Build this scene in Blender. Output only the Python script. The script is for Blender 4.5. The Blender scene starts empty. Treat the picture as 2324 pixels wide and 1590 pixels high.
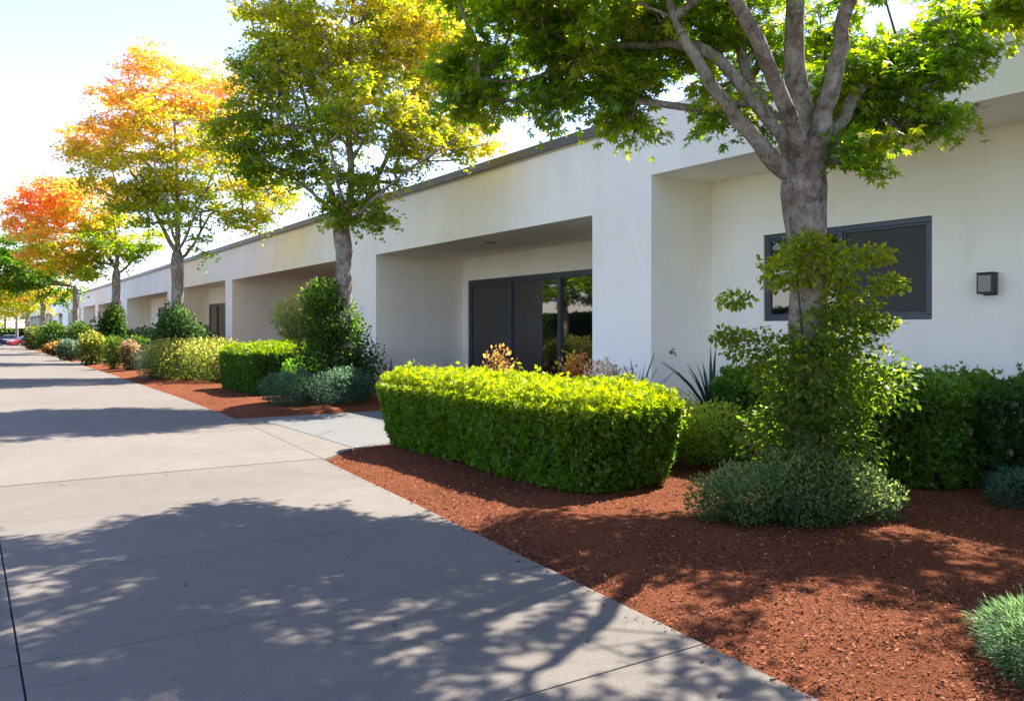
import bpy, bmesh, math
import numpy as np
from mathutils import Vector, Matrix

S = bpy.context.scene
COL = S.collection
# ------------------------------------------------------------------ camera
FPX, W0, H0, CX, HY, EYE = 1900.0, 2324.0, 1590.0, 1162.0, 748.0, 1.5
YAW = math.radians(33.2)
cam_d = bpy.data.cameras.new('camera'); cam = bpy.data.objects.new('camera', cam_d); COL.objects.link(cam)
cam.location = (0, 0, EYE); cam.rotation_euler = (math.radians(90), 0, -YAW)
cam_d.sensor_width = 36; cam_d.lens = 36 * FPX / W0
cam_d.shift_y = (HY - H0 / 2) / W0
cam_d.clip_start = 0.05; cam_d.clip_end = 4000
S.camera = cam
# ------------------------------------------------------------------ sky, sun, exposure
SUN_EL, SUN_AZ = math.radians(54), math.radians(79)      # azimuth clockwise from +Y
wd = bpy.data.worlds.new('World'); S.world = wd; wd.use_nodes = True
wn = wd.node_tree.nodes; wl = wd.node_tree.links
sky = wn.new('ShaderNodeTexSky'); sky.sky_type = 'NISHITA'; sky.sun_disc = False
sky.sun_elevation = SUN_EL; sky.sun_rotation = SUN_AZ; sky.air_density = 1.0; sky.dust_density = 0.3; sky.ozone_density = 2.0
bg = wn['Background']; bg.inputs['Strength'].default_value = 0.11
tint = wn.new('ShaderNodeMix'); tint.data_type = 'RGBA'; tint.blend_type = 'MULTIPLY'; tint.inputs[0].default_value = 1.0
tint.inputs[7].default_value = (1.05, .92, 1.03, 1)      # one even white balance for the whole sky
wl.new(sky.outputs['Color'], tint.inputs[6]); wl.new(tint.outputs[2], bg.inputs['Color'])
sl = bpy.data.lights.new('sun', 'SUN'); sl.energy = 4.5; sl.angle = math.radians(0.53); sl.color = (1, 0.93, 0.82)
so = bpy.data.objects.new('sun', sl); COL.objects.link(so); so.location = (30, 5, 40)
sdir = Vector((math.sin(SUN_AZ) * math.cos(SUN_EL), math.cos(SUN_AZ) * math.cos(SUN_EL), math.sin(SUN_EL)))
so.rotation_euler = sdir.to_track_quat('Z', 'Y').to_euler()
S.view_settings.view_transform = 'Standard'; S.view_settings.look = 'None'
S.view_settings.exposure = 2.0; S.view_settings.gamma = 1.0; S.view_settings.use_curve_mapping = False
S.cycles.max_bounces = 14; S.cycles.diffuse_bounces = 8; S.cycles.transmission_bounces = 10
S.render.resolution_x, S.render.resolution_y = 1024, 700

# ------------------------------------------------------------------ pixel to place
F3 = np.array([math.sin(YAW), math.cos(YAW), 0.0]); R3 = np.array([math.cos(YAW), -math.sin(YAW), 0.0]); Z3 = np.array([0, 0, 1.0])
def at_depth(px, py, d):
    return np.array([0, 0, EYE]) + d * (F3 + R3 * (px - CX) / FPX + Z3 * (HY - py) / FPX)
def on_ground(px, py):
    return at_depth(px, py, FPX * EYE / (py - HY))
def depth_of(p): return float(np.dot(np.array([p[0], p[1], 0]), F3))

# ------------------------------------------------------------------ materials
MATS = {}
def nodes_mat(name):
    m = bpy.data.materials.new(name); m.use_nodes = True; MATS[name] = m
    nt = m.node_tree; b = nt.nodes['Principled BSDF']
    return m, nt, b
def noise(nt, scale, detail=6, rough=.6, vec=None, dist=0):
    n = nt.nodes.new('ShaderNodeTexNoise'); n.inputs['Scale'].default_value = scale; n.inputs['Detail'].default_value = detail
    n.inputs['Roughness'].default_value = rough; n.inputs['Distortion'].default_value = dist
    if vec is not None: nt.links.new(vec, n.inputs['Vector'])
    return n.outputs['Fac']
def ramp(nt, fac, stops):
    r = nt.nodes.new('ShaderNodeValToRGB'); e = r.color_ramp.elements
    while len(e) < len(stops): e.new(0.5)
    for i, (p, c) in enumerate(stops): e[i].position = p; e[i].color = (*c, 1)
    nt.links.new(fac, r.inputs['Fac']); return r.outputs['Color']
def mixc(nt, a, b, fac, mode='MIX'):
    m = nt.nodes.new('ShaderNodeMix'); m.data_type = 'RGBA'; m.blend_type = mode
    for s, v in ((m.inputs[6], a), (m.inputs[7], b)):
        if isinstance(v, tuple): s.default_value = (*v, 1)
        else: nt.links.new(v, s)
    if isinstance(fac, (int, float)): m.inputs[0].default_value = fac
    else: nt.links.new(fac, m.inputs[0])
    return m.outputs[2]
def bump(nt, b, h, strength, dist):
    n = nt.nodes.new('ShaderNodeBump'); n.inputs['Strength'].default_value = strength; n.inputs['Distance'].default_value = dist
    nt.links.new(h, n.inputs['Height']); nt.links.new(n.outputs['Normal'], b.inputs['Normal'])
def objvec(nt, scale=(1, 1, 1), world=True):
    if world:
        g = nt.nodes.new('ShaderNodeNewGeometry'); v = g.outputs['Position']
    else:
        g = nt.nodes.new('ShaderNodeTexCoord'); v = g.outputs['Object']
    mp = nt.nodes.new('ShaderNodeMapping'); mp.inputs['Scale'].default_value = scale
    nt.links.new(v, mp.inputs['Vector']); return mp.outputs['Vector']

def mat_concrete(name, c1, c2, seedoff=0):
    m, nt, b = nodes_mat(name); v = objvec(nt)
    big = noise(nt, .45, 6, .6, v, .4); mid = noise(nt, 4, 7, .7, v); fine = noise(nt, 190, 3, .75, v); broom = noise(nt, 60, 3, .6, objvec(nt, (.12, 2.2, 1)))
    c = ramp(nt, big, [(.3, c1), (.7, c2)])
    c = mixc(nt, c, ramp(nt, mid, [(.25, (.70, .70, .71)), (.75, (1.12, 1.12, 1.11))]), .5, 'MULTIPLY')
    c = mixc(nt, c, ramp(nt, fine, [(.3, (.55, .55, .55)), (.62, (1.2, 1.2, 1.2))]), .6, 'MULTIPLY')
    c = mixc(nt, c, ramp(nt, broom, [(.3, (.86, .86, .86)), (.7, (1.08, 1.08, 1.08))]), .7, 'MULTIPLY')
    st = noise(nt, 1.7, 4, .55, v, .8)
    c = mixc(nt, c, ramp(nt, st, [(.62, (1, 1, 1)), (.74, (.80, .78, .76))]), .8, 'MULTIPLY')
    gr = noise(nt, 55, 3, .8, v)
    c = mixc(nt, c, ramp(nt, gr, [(.3, (.78, .78, .78)), (.7, (1.14, 1.14, 1.14))]), .8, 'MULTIPLY')
    spot = noise(nt, 14, 2, .5, v)
    c = mixc(nt, c, ramp(nt, spot, [(.70, (1, 1, 1)), (.76, (.72, .71, .70))]), .8, 'MULTIPLY')
    # hairline cracks
    dn = nt.nodes.new('ShaderNodeTexNoise'); dn.inputs['Scale'].default_value = 1.6; dn.inputs['Detail'].default_value = 5; nt.links.new(v, dn.inputs['Vector'])
    ad = nt.nodes.new('ShaderNodeMixRGB'); ad.blend_type = 'ADD'; ad.inputs[0].default_value = .5; nt.links.new(v, ad.inputs[1]); nt.links.new(dn.outputs['Color'], ad.inputs[2])
    vo = nt.nodes.new('ShaderNodeTexVoronoi'); vo.feature = 'DISTANCE_TO_EDGE'; vo.inputs['Scale'].default_value = .42; nt.links.new(ad.outputs[0], vo.inputs['Vector'])
    ck = ramp(nt, vo.outputs['Distance'], [(.0, (.45, .43, .41)), (.0035, (1, 1, 1))])
    c = mixc(nt, c, ck, ramp(nt, noise(nt, .3, 2, .5, v), [(.50, (0, 0, 0)), (.58, (.8, .8, .8))]), 'MULTIPLY')
    oi = nt.nodes.new('ShaderNodeObjectInfo')
    c = mixc(nt, c, ramp(nt, oi.outputs['Random'], [(0, (.9, .9, .9)), (1, (1.05, 1.04, 1.03))]), 1.0, 'MULTIPLY')
    nt.links.new(c, b.inputs['Base Color']); b.inputs['Roughness'].default_value = .85; b.inputs['Specular IOR Level'].default_value = .25
    bump(nt, b, fine, .25, .004); return m
M_conc = mat_concrete('concrete_paving', (.14, .123, .105), (.172, .152, .13))
M_walk = mat_concrete('concrete_walkway', (.13, .133, .128), (.165, .168, .16))

def mat_stucco():
    m, nt, b = nodes_mat('stucco'); v = objvec(nt)
    big = noise(nt, .35, 4, .6, v); fine = noise(nt, 60, 4, .6, v)
    c = ramp(nt, big, [(.3, (.875, .835, .745)), (.7, (.92, .885, .80))])
    streak = noise(nt, 1.0, 5, .6, objvec(nt, (1.5, 1.5, .18)))
    c = mixc(nt, c, ramp(nt, streak, [(.25, (.90, .89, .87)), (.5, (1, 1, 1))]), .5, 'MULTIPLY')
    patch = noise(nt, .9, 5, .6, v, .5)
    c = mixc(nt, c, ramp(nt, patch, [(.35, (.95, .945, .935)), (.6, (1.02, 1.02, 1.02))]), .8, 'MULTIPLY')
    sp = nt.nodes.new('ShaderNodeSeparateXYZ'); nt.links.new(v, sp.inputs[0])
    # dirt splash near the ground and drip marks under the coping, both broken up by noise
    def band(z0, z1, nz, dark, amt):
        nonlocal c
        mr = nt.nodes.new('ShaderNodeMapRange'); mr.inputs[1].default_value = z0; mr.inputs[2].default_value = z1; nt.links.new(sp.outputs['Z'], mr.inputs[0])
        mm = nt.nodes.new('ShaderNodeMath'); mm.operation = 'MULTIPLY'; nt.links.new(mr.outputs[0], mm.inputs[0]); nt.links.new(nz, mm.inputs[1])
        r = ramp(nt, mm.outputs[0], [(.12, (0, 0, 0)), (.5, (amt, amt, amt))]); c = mixc(nt, c, dark, r, 'MULTIPLY')
    band(.45, 0.0, noise(nt, 7, 5, .7, v), (.62, .55, .48), .7)
    band(4.2, 5.0, noise(nt, 2.2, 5, .7, objvec(nt, (1, 1, .12))), (.80, .79, .77), .45)
    nt.links.new(c, b.inputs['Base Color']); b.inputs['Roughness'].default_value = .9
    bump(nt, b, fine, .5, .008); return m
M_stucco = mat_stucco()
def simple(name, col, rough=.5, metal=0, nscale=None, amount=.3, bstr=0, emis=None):
    m, nt, b = nodes_mat(name)
    b.inputs['Roughness'].default_value = rough; b.inputs['Metallic'].default_value = metal
    f = noise(nt, nscale or 8, 5, .6, objvec(nt, world=False))
    lo = tuple(x * (1 - amount) for x in col); hi = tuple(min(1, x * (1 + amount)) for x in col)
    nt.links.new(ramp(nt, f, [(.3, lo), (.7, hi)]), b.inputs['Base Color'])
    if bstr: bump(nt, b, f, bstr, .01)
    return m
M_frame = simple('anodised_frame', (.05, .058, .082), .35, .3, 3, .15)
M_coping = simple('coping_metal', (.12, .125, .155), .45, .2, 2, .15)
M_lampmetal = simple('lamp_bronze', (.05, .042, .036), .45, .5, 12, .2)
M_lampglass = simple('lamp_lens', (.16, .17, .16), .25, 0, 12, .1)
M_roof = simple('roof_membrane', (.35, .34, .32), .9, 0, 1, .2)
M_asphalt = simple('asphalt', (.055, .055, .057), .9, 0, 30, .3)
M_grass = simple('lawn_grass', (.06, .11, .025), .9, 0, 3, .4)
M_dark = simple('dark_rubber', (.02, .02, .02), .7, 0, 10, .2)
M_rim = simple('wheel_rim', (.45, .45, .46), .3, .8, 10, .1)
M_brass = simple('tap_metal', (.25, .22, .16), .35, .8, 10, .2)
def mat_glass(name, col, ior):
    m, nt, b = nodes_mat(name)
    b.inputs['Base Color'].default_value = (*col, 1); b.inputs['Roughness'].default_value = .02
    b.inputs['IOR'].default_value = ior
    f = noise(nt, .9, 2, .5, objvec(nt)); bump(nt, b, f, .05, .05)
    return m
M_glass = mat_glass('tinted_glass', (.005, .006, .007), 1.95)
M_screen = simple('window_screen', (.028, .027, .024), .55, 0, 200, .25)

def mat_mulch(name='mulch'):
    m, nt, b = nodes_mat(name); v = objvec(nt)
    big = noise(nt, .8, 5, .65, v); fine = noise(nt, 70, 5, .75, v); vf = noise(nt, 260, 2, .7, v)
    c = ramp(nt, fine, [(.25, (.03, .010, .006)), (.5, (.17, .054, .024)), (.75, (.32, .122, .056))])
    c = mixc(nt, c, ramp(nt, big, [(.3, (.75, .7, .7)), (.7, (1.15, 1.1, 1.05))]), .8, 'MULTIPLY')
    c = mixc(nt, c, ramp(nt, vf, [(.3, (.6, .6, .6)), (.7, (1.3, 1.3, 1.3))]), .6, 'MULTIPLY')
    nt.links.new(c, b.inputs['Base Color']); b.inputs['Roughness'].default_value = .95; b.inputs['Specular IOR Level'].default_value = .08
    bump(nt, b, fine, .9, .03); return m
M_mulch = mat_mulch()
def mat_attr(name, rough=.8, trans=0, spec=.3, gain=1.0):
    m, nt, b = nodes_mat(name)
    a = nt.nodes.new('ShaderNodeAttribute'); a.attribute_name = 'Col'
    nt.links.new(a.outputs['Color'], b.inputs['Base Color']); b.inputs['Roughness'].default_value = rough
    b.inputs['Specular IOR Level'].default_value = spec
    if trans:
        t = nt.nodes.new('ShaderNodeBsdfTranslucent')
        hs = nt.nodes.new('ShaderNodeHueSaturation'); hs.inputs['Saturation'].default_value = 1.05; hs.inputs['Value'].default_value = gain
        nt.links.new(mixc(nt, a.outputs['Color'], (1.04, 1.04, .80), 1.0, 'MULTIPLY'), hs.inputs['Color']); nt.links.new(hs.outputs['Color'], t.inputs['Color'])
        mx = nt.nodes.new('ShaderNodeMixShader'); mx.inputs[0].default_value = trans
        nt.links.new(b.outputs['BSDF'], mx.inputs[1]); nt.links.new(t.outputs['BSDF'], mx.inputs[2])
        nt.links.new(mx.outputs[0], nt.nodes['Material Output'].inputs['Surface'])
    return m
M_leaf = mat_attr('leaf', .42, .63, .35, 2.4)
M_hedgeleaf = mat_attr('hedge_leaf', .4, .45, .4, 1.7)
M_chip = mat_attr('mulch_chip', .9, 0, .1)
def mat_bark(name, c):
    m, nt, b = nodes_mat(name); v = objvec(nt, (1, 1, .45)); v2 = objvec(nt)
    a = noise(nt, 11, 9, .75, v, .8); f = noise(nt, 60, 5, .75, v); big = noise(nt, 4.5, 5, .65, v2, .6); blot = noise(nt, 17, 4, .6, v2, .5)
    d = [tuple(x * k for x in c) for k in (.30, .85, 1.3)]
    col = ramp(nt, a, [(.32, d[0]), (.46, d[1]), (.70, d[2])])
    col = mixc(nt, col, ramp(nt, big, [(.36, (.55, .48, .40)), (.6, (1.2, 1.2, 1.2))]), .85, 'MULTIPLY')
    col = mixc(nt, col, ramp(nt, blot, [(.36, (.45, .42, .38)), (.47, (1, 1, 1))]), .75, 'MULTIPLY')
    col = mixc(nt, col, ramp(nt, f, [(.3, (.6, .6, .6)), (.7, (1.25, 1.25, 1.25))]), .7, 'MULTIPLY')
    nt.links.new(col, b.inputs['Base Color']); b.inputs['Roughness'].default_value = .92; b.inputs['Specular IOR Level'].default_value = .15
    hm = nt.nodes.new('ShaderNodeMath'); hm.operation = 'ADD'; nt.links.new(a, hm.inputs[0]); nt.links.new(f, hm.inputs[1])
    bump(nt, b, hm.outputs[0], 1.0, .05); return m
M_bark = mat_bark('maple_bark', (.48, .42, .355))
M_stem = mat_bark('shrub_stem', (.16, .11, .075))

# ------------------------------------------------------------------ object helpers
def link(o): COL.objects.link(o); return o
def tag(o, label=None, cat=None, group=None, kind=None):
    if label: o['label'] = label
    if cat: o['category'] = cat
    if group: o['group'] = group
    if kind: o['kind'] = kind
    return o
def empty(name, loc, rz=0):
    o = bpy.data.objects.new(name, None); o.location = loc; o.rotation_euler = (0, 0, rz); o.empty_display_size = .2
    return link(o)
def setpar(o, parent):
    if parent is not None: o.parent = parent; o.matrix_parent_inverse = Matrix.Identity(4)
def mesh_obj(name, verts, faces, mat, parent=None, smooth=False):
    me = bpy.data.meshes.new(name); me.from_pydata([tuple(v) for v in verts], [], faces); me.update()
    if mat: me.materials.append(mat)
    if smooth: me.polygons.foreach_set('use_smooth', [True] * len(me.polygons))
    o = link(bpy.data.objects.new(name, me)); setpar(o, parent); return o
def np_mesh(name, V, faces, mat, parent=None, cols=None, smooth=False):
    """faces (n,k) int array"""
    V = np.asarray(V, np.float32); Fa = np.asarray(faces, np.int32); n, k = Fa.shape
    me = bpy.data.meshes.new(name); me.vertices.add(len(V)); me.vertices.foreach_set('co', V.ravel())
    me.loops.add(n * k); me.loops.foreach_set('vertex_index', Fa.ravel())
    me.polygons.add(n); me.polygons.foreach_set('loop_start', np.arange(n, dtype=np.int32) * k)
    if smooth: me.polygons.foreach_set('use_smooth', np.ones(n, bool))
    if cols is not None:
        a = me.color_attributes.new('Col', 'FLOAT_COLOR', 'POINT')
        a.data.foreach_set('color', np.concatenate([cols, np.ones((len(cols), 1))], 1).astype(np.float32).ravel())
    me.update(calc_edges=True); me.validate()
    if mat: me.materials.append(mat)
    o = link(bpy.data.objects.new(name, me)); setpar(o, parent); return o
class MB:
    def __init__(s): s.v = []; s.f = []
    def add(s, V, Fs):
        n = len(s.v); s.v += [tuple(map(float, p)) for p in V]; s.f += [tuple(i + n for i in f) for f in Fs]
    def box(s, a, b):
        (x0, y0, z0), (x1, y1, z1) = a, b
        s.add([(x0, y0, z0), (x1, y0, z0), (x1, y1, z0), (x0, y1, z0), (x0, y0, z1), (x1, y0, z1), (x1, y1, z1), (x0, y1, z1)],
              [(3, 2, 1, 0), (4, 5, 6, 7), (0, 1, 5, 4), (1, 2, 6, 5), (2, 3, 7, 6), (3, 0, 4, 7)])
    def quad(s, *p): s.add(p, [tuple(range(len(p)))])
    def tube(s, pts, radii, n=8, cap=True, wob=0, rng=None):
        pts = np.asarray(pts, float); m = len(pts); V = []; Fs = []
        tang = np.gradient(pts, axis=0); tang /= np.linalg.norm(tang, axis=1)[:, None] + 1e-9
        up = np.array([1.0, 0, 0]) if abs(tang[0][0]) < .8 else np.array([0, 1.0, 0])
        a = np.linspace(0, 2 * math.pi, n, endpoint=False)
        for i in range(m):
            t = tang[i]; u = up - t * np.dot(up, t); u /= np.linalg.norm(u); w = np.cross(t, u); up = u
            r = radii[i] * (np.ones(n) if not wob else 1 + wob * rng.standard_normal(n))
            V += list(pts[i] + (np.cos(a) * r)[:, None] * u + (np.sin(a) * r)[:, None] * w)
        for i in range(m - 1):
            for j in range(n):
                k = (j + 1) % n
                Fs.append((i * n + j, i * n + k, (i + 1) * n + k, (i + 1) * n + j))
        if cap: Fs += [tuple(range(n - 1, -1, -1)), tuple((m - 1) * n + j for j in range(n))]
        s.add(V, Fs)
    def build(s, name, mat, parent=None, smooth=False, bevel=0):
        o = mesh_obj(name, s.v, s.f, mat, parent, smooth)
        if bevel:
            md = o.modifiers.new('bevel', 'BEVEL'); md.width = bevel; md.segments = 2; md.limit_method = 'ANGLE'
        return o
def lump(P, f, seed=0):
    """cheap smooth 3-D wobble in [-1,1]"""
    r = np.random.default_rng(seed + 77); out = np.zeros(len(P))
    for k in range(6):
        d = r.standard_normal(3); d /= np.linalg.norm(d); out += np.sin(P @ d * f * (1 + .35 * k) + r.uniform(0, 6.28)) / (1 + .35 * k)
    return out / 2.6

# ------------------------------------------------------------------ leaves
def tpl_maple(angles, lens, w=.20):
    V = [(0, 0, 0)]; Q = []
    for a, l in zip(angles, lens):
        a = math.radians(a); ca, sa = math.cos(a), math.sin(a); i = len(V)
        for (x, y, z) in ((.45 * l, -w * l, -.03), (l, 0, -.16 * l), (.45 * l, w * l, -.03)):
            V.append((x * ca - y * sa, x * sa + y * ca, z))
        Q.append((0, i, i + 1, i + 2))
    return np.array(V), np.array(Q)
T_MAPLE = tpl_maple((0, 45, -45, 92, -92), (1, .88, .88, .6, .6), .17)
T_MAPLE3 = tpl_maple((0, 52, -52), (1, .85, .85), .24)
T_OVAL = (np.array([(0, 0, 0), (.5, -.3, .07), (1, 0, -.05), (.5, .3, .07)]), np.array([(0, 1, 2, 3)]))
T_NARROW = (np.array([(0, 0, 0), (.45, -.13, .03), (1, 0, -.12), (.45, .13, .03)]), np.array([(0, 1, 2, 3)]))
T_TUFT = (np.array([(0, 0, 0), (.45, -.2, .05), (1, 0, 0), (.45, .2, .05), (.6, -.55, .1), (.3, -.5, .0), (.6, .55, .1), (.3, .5, .0)]),
          np.array([(0, 1, 2, 3), (0, 5, 4, 1), (0, 3, 6, 7)]))
def leaves(P, tip, nrm, size, cols, tpl):
    T, Q = tpl; N = len(P)
    t = tip / (np.linalg.norm(tip, axis=1)[:, None] + 1e-9)
    n = nrm - t * (nrm * t).sum(1)[:, None]; n /= np.linalg.norm(n, axis=1)[:, None] + 1e-9
    b = np.cross(n, t); s = np.asarray(size).reshape(-1, 1, 1)
    V = P[:, None, :] + s * (T[None, :, 0:1] * t[:, None, :] + T[None, :, 1:2] * b[:, None, :] + T[None, :, 2:3] * n[:, None, :])
    k = len(T); Fa = (Q[None] + (np.arange(N) * k)[:, None, None]).reshape(-1, 4)
    return V.reshape(-1, 3), Fa, np.repeat(cols, k, axis=0)
AUT = np.array([0, .22, .42, .58, .74, .9, 1.0])
AUTC = np.array([(.060, .13, .012), (.115, .195, .014), (.22, .25, .018), (.40, .34, .035), (.50, .29, .085), (.47, .22, .14), (.45, .18, .155)])
def autumn(s, rng):
    s = np.clip(s, 0, 1); c = np.stack([np.interp(s, AUT, AUTC[:, i]) for i in range(3)], 1)
    return c * rng.uniform(.75, 1.25, (len(s), 1))

def mesh_branches(nodes, par, rad, name, mat, parent, nside=6):
    kids = {}
    for i, p in enumerate(par): kids.setdefault(p, []).append(i)
    mb = MB(); done = set()
    order = [0]
    stack = [(0, None)]
    while stack:
        st, prev = stack.pop()
        chain = [st] if prev is None else [prev, st]
        cur = st
        while kids.get(cur):
            ks = sorted(kids[cur], key=lambda q: -rad[q])
            for q in ks[1:]: stack.append((q, cur))
            chain.append(ks[0]); cur = ks[0]
        if len(chain) > 1:
            rr = [rad[c] for c in chain]
            if prev is not None: rr[0] = min(rr[0], rr[1] * 1.15)
            n = 10 if rr[0] > .06 else (nside if rr[0] > .02 else 4)
            mb.tube([nodes[c] for c in chain], rr, n)
    return mb.build(name, mat, parent, True)

def make_tree(name, label, d, trunk, limbs, lobes, rng, tpl, lsize, per, spray, colour, r_base, group, limb_r=None, basez=0.0, density=1.0, twigs=True, trunk_n=14):
    """d: depth of the tree's plane; trunk: [(px,py,radius)] from base up; limbs: [[(px,py,dd),...]]; lobes: (px,py,rx,ry,dd,rd,n)"""
    base = at_depth(trunk[0][0], HY + FPX * EYE / d, d); base[2] = basez
    if not limbs:   # a few main limbs reaching into the crown
        l0 = lobes[0]; limbs = [[(l0[0] + q * l0[2] * .5, l0[1] + l0[3] * .35 * abs(q), q2)] for q, q2 in ((-1, .4), (0, 0), (1, -.4))]; limb_r = [(.10, .03), (.12, .04), (.09, .03)]
    root = empty(name, tuple(base)); tag(root, label, 'tree', group)
    L = lambda p: np.asarray(p) - base
    tp = [np.array([0, 0, -.15])]; tr = [trunk[0][2] * 1.5]
    tp.append(np.array([0, 0, .08])); tr.append(trunk[0][2] * 1.3)
    tp.append(np.array([0, 0, .4])); tr.append(trunk[0][2] * 1.05)
    for (px, py, r) in trunk[1:]:
        tp.append(L(at_depth(px, py, d))); tr.append(r)
    if tr[-1] > .1:
        dv_ = tp[-1] - tp[-2]; dv_ = dv_ / np.linalg.norm(dv_); tp.append(tp[-1] + dv_ * 1.3 * tr[-1]); tr.append(tr[-1] * .72); tp.append(tp[-1] + dv_ * 1.5 * tr[-1]); tr.append(tr[-1] * .3)
    # smooth trunk
    tt = np.linspace(0, 1, len(tp)); ts = np.linspace(0, 1, 26)
    P = np.stack([np.interp(ts, tt, np.array(tp)[:, k]) for k in range(3)], 1); Rr = np.interp(ts, tt, tr)
    mb = MB(); nn = trunk_n
    mb.tube(P, Rr, nn)
    V = np.array(mb.v); n = lump(V * np.array([1, 1, .4]), 13, 3) * .05 + lump(V, 28, 5) * .02
    ax = np.repeat(P, nn, axis=0); dv = V - ax
    V = ax + dv * (1 + 1.6 * n)[:, None]; mb.v = [tuple(q) for q in V]
    mb.build('trunk', M_bark, root, True)
    top = P[-1]
    nodes = [P[-4]]; par = [-1]; fixed = {0: Rr[-4] * .8}
    minr = {}
    for li, lb in enumerate(limbs):
        prev = 0; pts = [L(at_depth(a[0], a[1], d + a[2])) for a in lb]
        pts = [nodes[0]] + pts
        m = max(4, 3 * len(pts)); tq = np.linspace(0, 1, len(pts)); tz = np.linspace(0, 1, m)
        # Catmull-like smoothing by interpolation and averaging
        Q = np.stack([np.interp(tz, tq, np.array(pts)[:, k]) for k in range(3)], 1)
        for _ in range(2): Q[1:-1] = (Q[:-2] + 2 * Q[1:-1] + Q[2:]) / 4
        for qi, q in enumerate(Q[1:]):
            nodes.append(q + rng.normal(0, .012, 3)); par.append(prev); prev = len(nodes) - 1
            if limb_r: minr[prev] = limb_r[li][0] + (limb_r[li][1] - limb_r[li][0]) * (qi + 1) / (len(Q) - 1)
    if not limbs:
        nodes.append(top); par.append(0)
    # attractors
    A = []
    for (px, py, rx, ry, dd, rd, n) in lobes:
        c = at_depth(px, py, d + dd); k = (d + dd) / FPX
        n = max(1, int(n * density))
        u = rng.standard_normal((n, 3)); u /= np.linalg.norm(u, axis=1)[:, None]; u *= rng.uniform(.15, 1, (n, 1)) ** .42
        A.append(c + u[:, 0:1] * rx * k * R3 + u[:, 1:2] * ry * k * Z3 + u[:, 2:3] * rd * F3)
    A = np.concatenate(A) - base
    A = A[np.argsort(np.linalg.norm(A - nodes[0], axis=1))]
    tips = []; tipdir = []
    N = np.array(nodes)
    for a in A:
        dv = a - N; ds = np.linalg.norm(dv, axis=1)
        cost = ds + .8 * np.maximum(0, N[:, 2] - a[2] + .1) + .12 * np.linalg.norm(N - N[0], axis=1)
        j = int(np.argmin(cost)); L0 = ds[j]; ns = max(1, min(7, int(L0 / .4)))
        pdir = N[j] - N[par[j]] if par[j] >= 0 else np.array([0, 0, 1.0]); pdir = pdir / (np.linalg.norm(pdir) + 1e-9)
        ctrl = N[j] + pdir * L0 * .35 + np.array([0, 0, .12 * L0]); prev = j; new = []
        for q in range(1, ns + 1):
            t = q / ns; pt = (1 - t) ** 2 * N[j] + 2 * t * (1 - t) * ctrl + t * t * a
            if q < ns: pt = pt + rng.normal(0, .03, 3)
            new.append(pt); par.append(prev); prev = len(N) + len(new) - 1
        e = a - (new[-2] if len(new) > 1 else N[j]); N = np.concatenate([N, np.array(new)])
        tips.append(a); tipdir.append(e / (np.linalg.norm(e) + 1e-9))
    # pipe-model radii
    rad = np.zeros(len(N)); ex = 2.25
    acc = np.zeros(len(N))
    for i in range(len(N) - 1, -1, -1):
        if acc[i] == 0: acc[i] = .0055 ** ex
        if par[i] >= 0: acc[par[i]] += acc[i]
    rad = acc ** (1 / ex); rad *= min(1.6, r_base / rad[0]); rad = np.maximum(rad, .0045)
    for i_, r_ in minr.items(): rad[i_] = r_
    mesh_branches(N, par, rad, 'branches', M_bark, root)
    # sprays of leaves
    tips = np.array(tips); tipdir = np.array(tipdir); nt_ = len(tips); kt = 7
    az = rng.uniform(0, 2 * math.pi, (nt_, kt)); hd = np.stack([np.cos(az), np.sin(az), rng.normal(-.05, .28, (nt_, kt))], 2)
    hd = hd + .7 * tipdir[:, None, :]; hd /= np.linalg.norm(hd, axis=2)[..., None]
    ln = spray * rng.uniform(.55, 1.25, (nt_, kt))
    TP = np.repeat(tips, kt, axis=0); HD = hd.reshape(-1, 3); LN = ln.ravel()
    pk = max(1, int(round(per / kt))); M = len(TP)
    s = rng.uniform(.12, 1, (M, pk)); p = TP[:, None] + (s * LN[:, None])[..., None] * HD[:, None]
    p[..., 2] -= .22 * (s ** 2) * LN[:, None]
    side = np.cross(HD, Z3); side /= np.linalg.norm(side, axis=1)[:, None] + 1e-9
    sg = rng.choice([-1, 1], (M, pk)); p = p + (sg * rng.uniform(.01, .10, (M, pk)) * spray * 2)[..., None] * side[:, None] + rng.normal(0, .04 * spray * 2.2, (M, pk, 3))
    tip = HD[:, None] * rng.uniform(.3, 1, (M, pk, 1)) + side[:, None] * (sg * rng.uniform(.2, 1.1, (M, pk)))[..., None] + rng.normal(0, .3, (M, pk, 3))
    tip[..., 2] -= rng.uniform(.1, .75, (M, pk))
    nr = rng.normal(0, .5, (M, pk, 3)); nr[..., 2] += 1
    p = p.reshape(-1, 3); tip = tip.reshape(-1, 3); nr = nr.reshape(-1, 3)
    lo, hi = tips[:, 2].min(), tips[:, 2].max(); h = (p[:, 2] - lo) / (hi - lo)
    lat = p @ R3; outer = np.repeat(s.ravel(), 1)
    cl = np.repeat(rng.normal(0, 1, nt_), kt * pk)
    sv = colour(h, lat, cl, outer) + rng.normal(0, .06, len(p))
    cols = autumn(sv, rng)
    V, Fa, C = leaves(p, tip, nr, lsize * rng.uniform(.65, 1.2, len(p)), cols, tpl)
    cr = np_mesh('crown', V, Fa, M_leaf, root, C); cr['kind'] = 'stuff'
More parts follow.
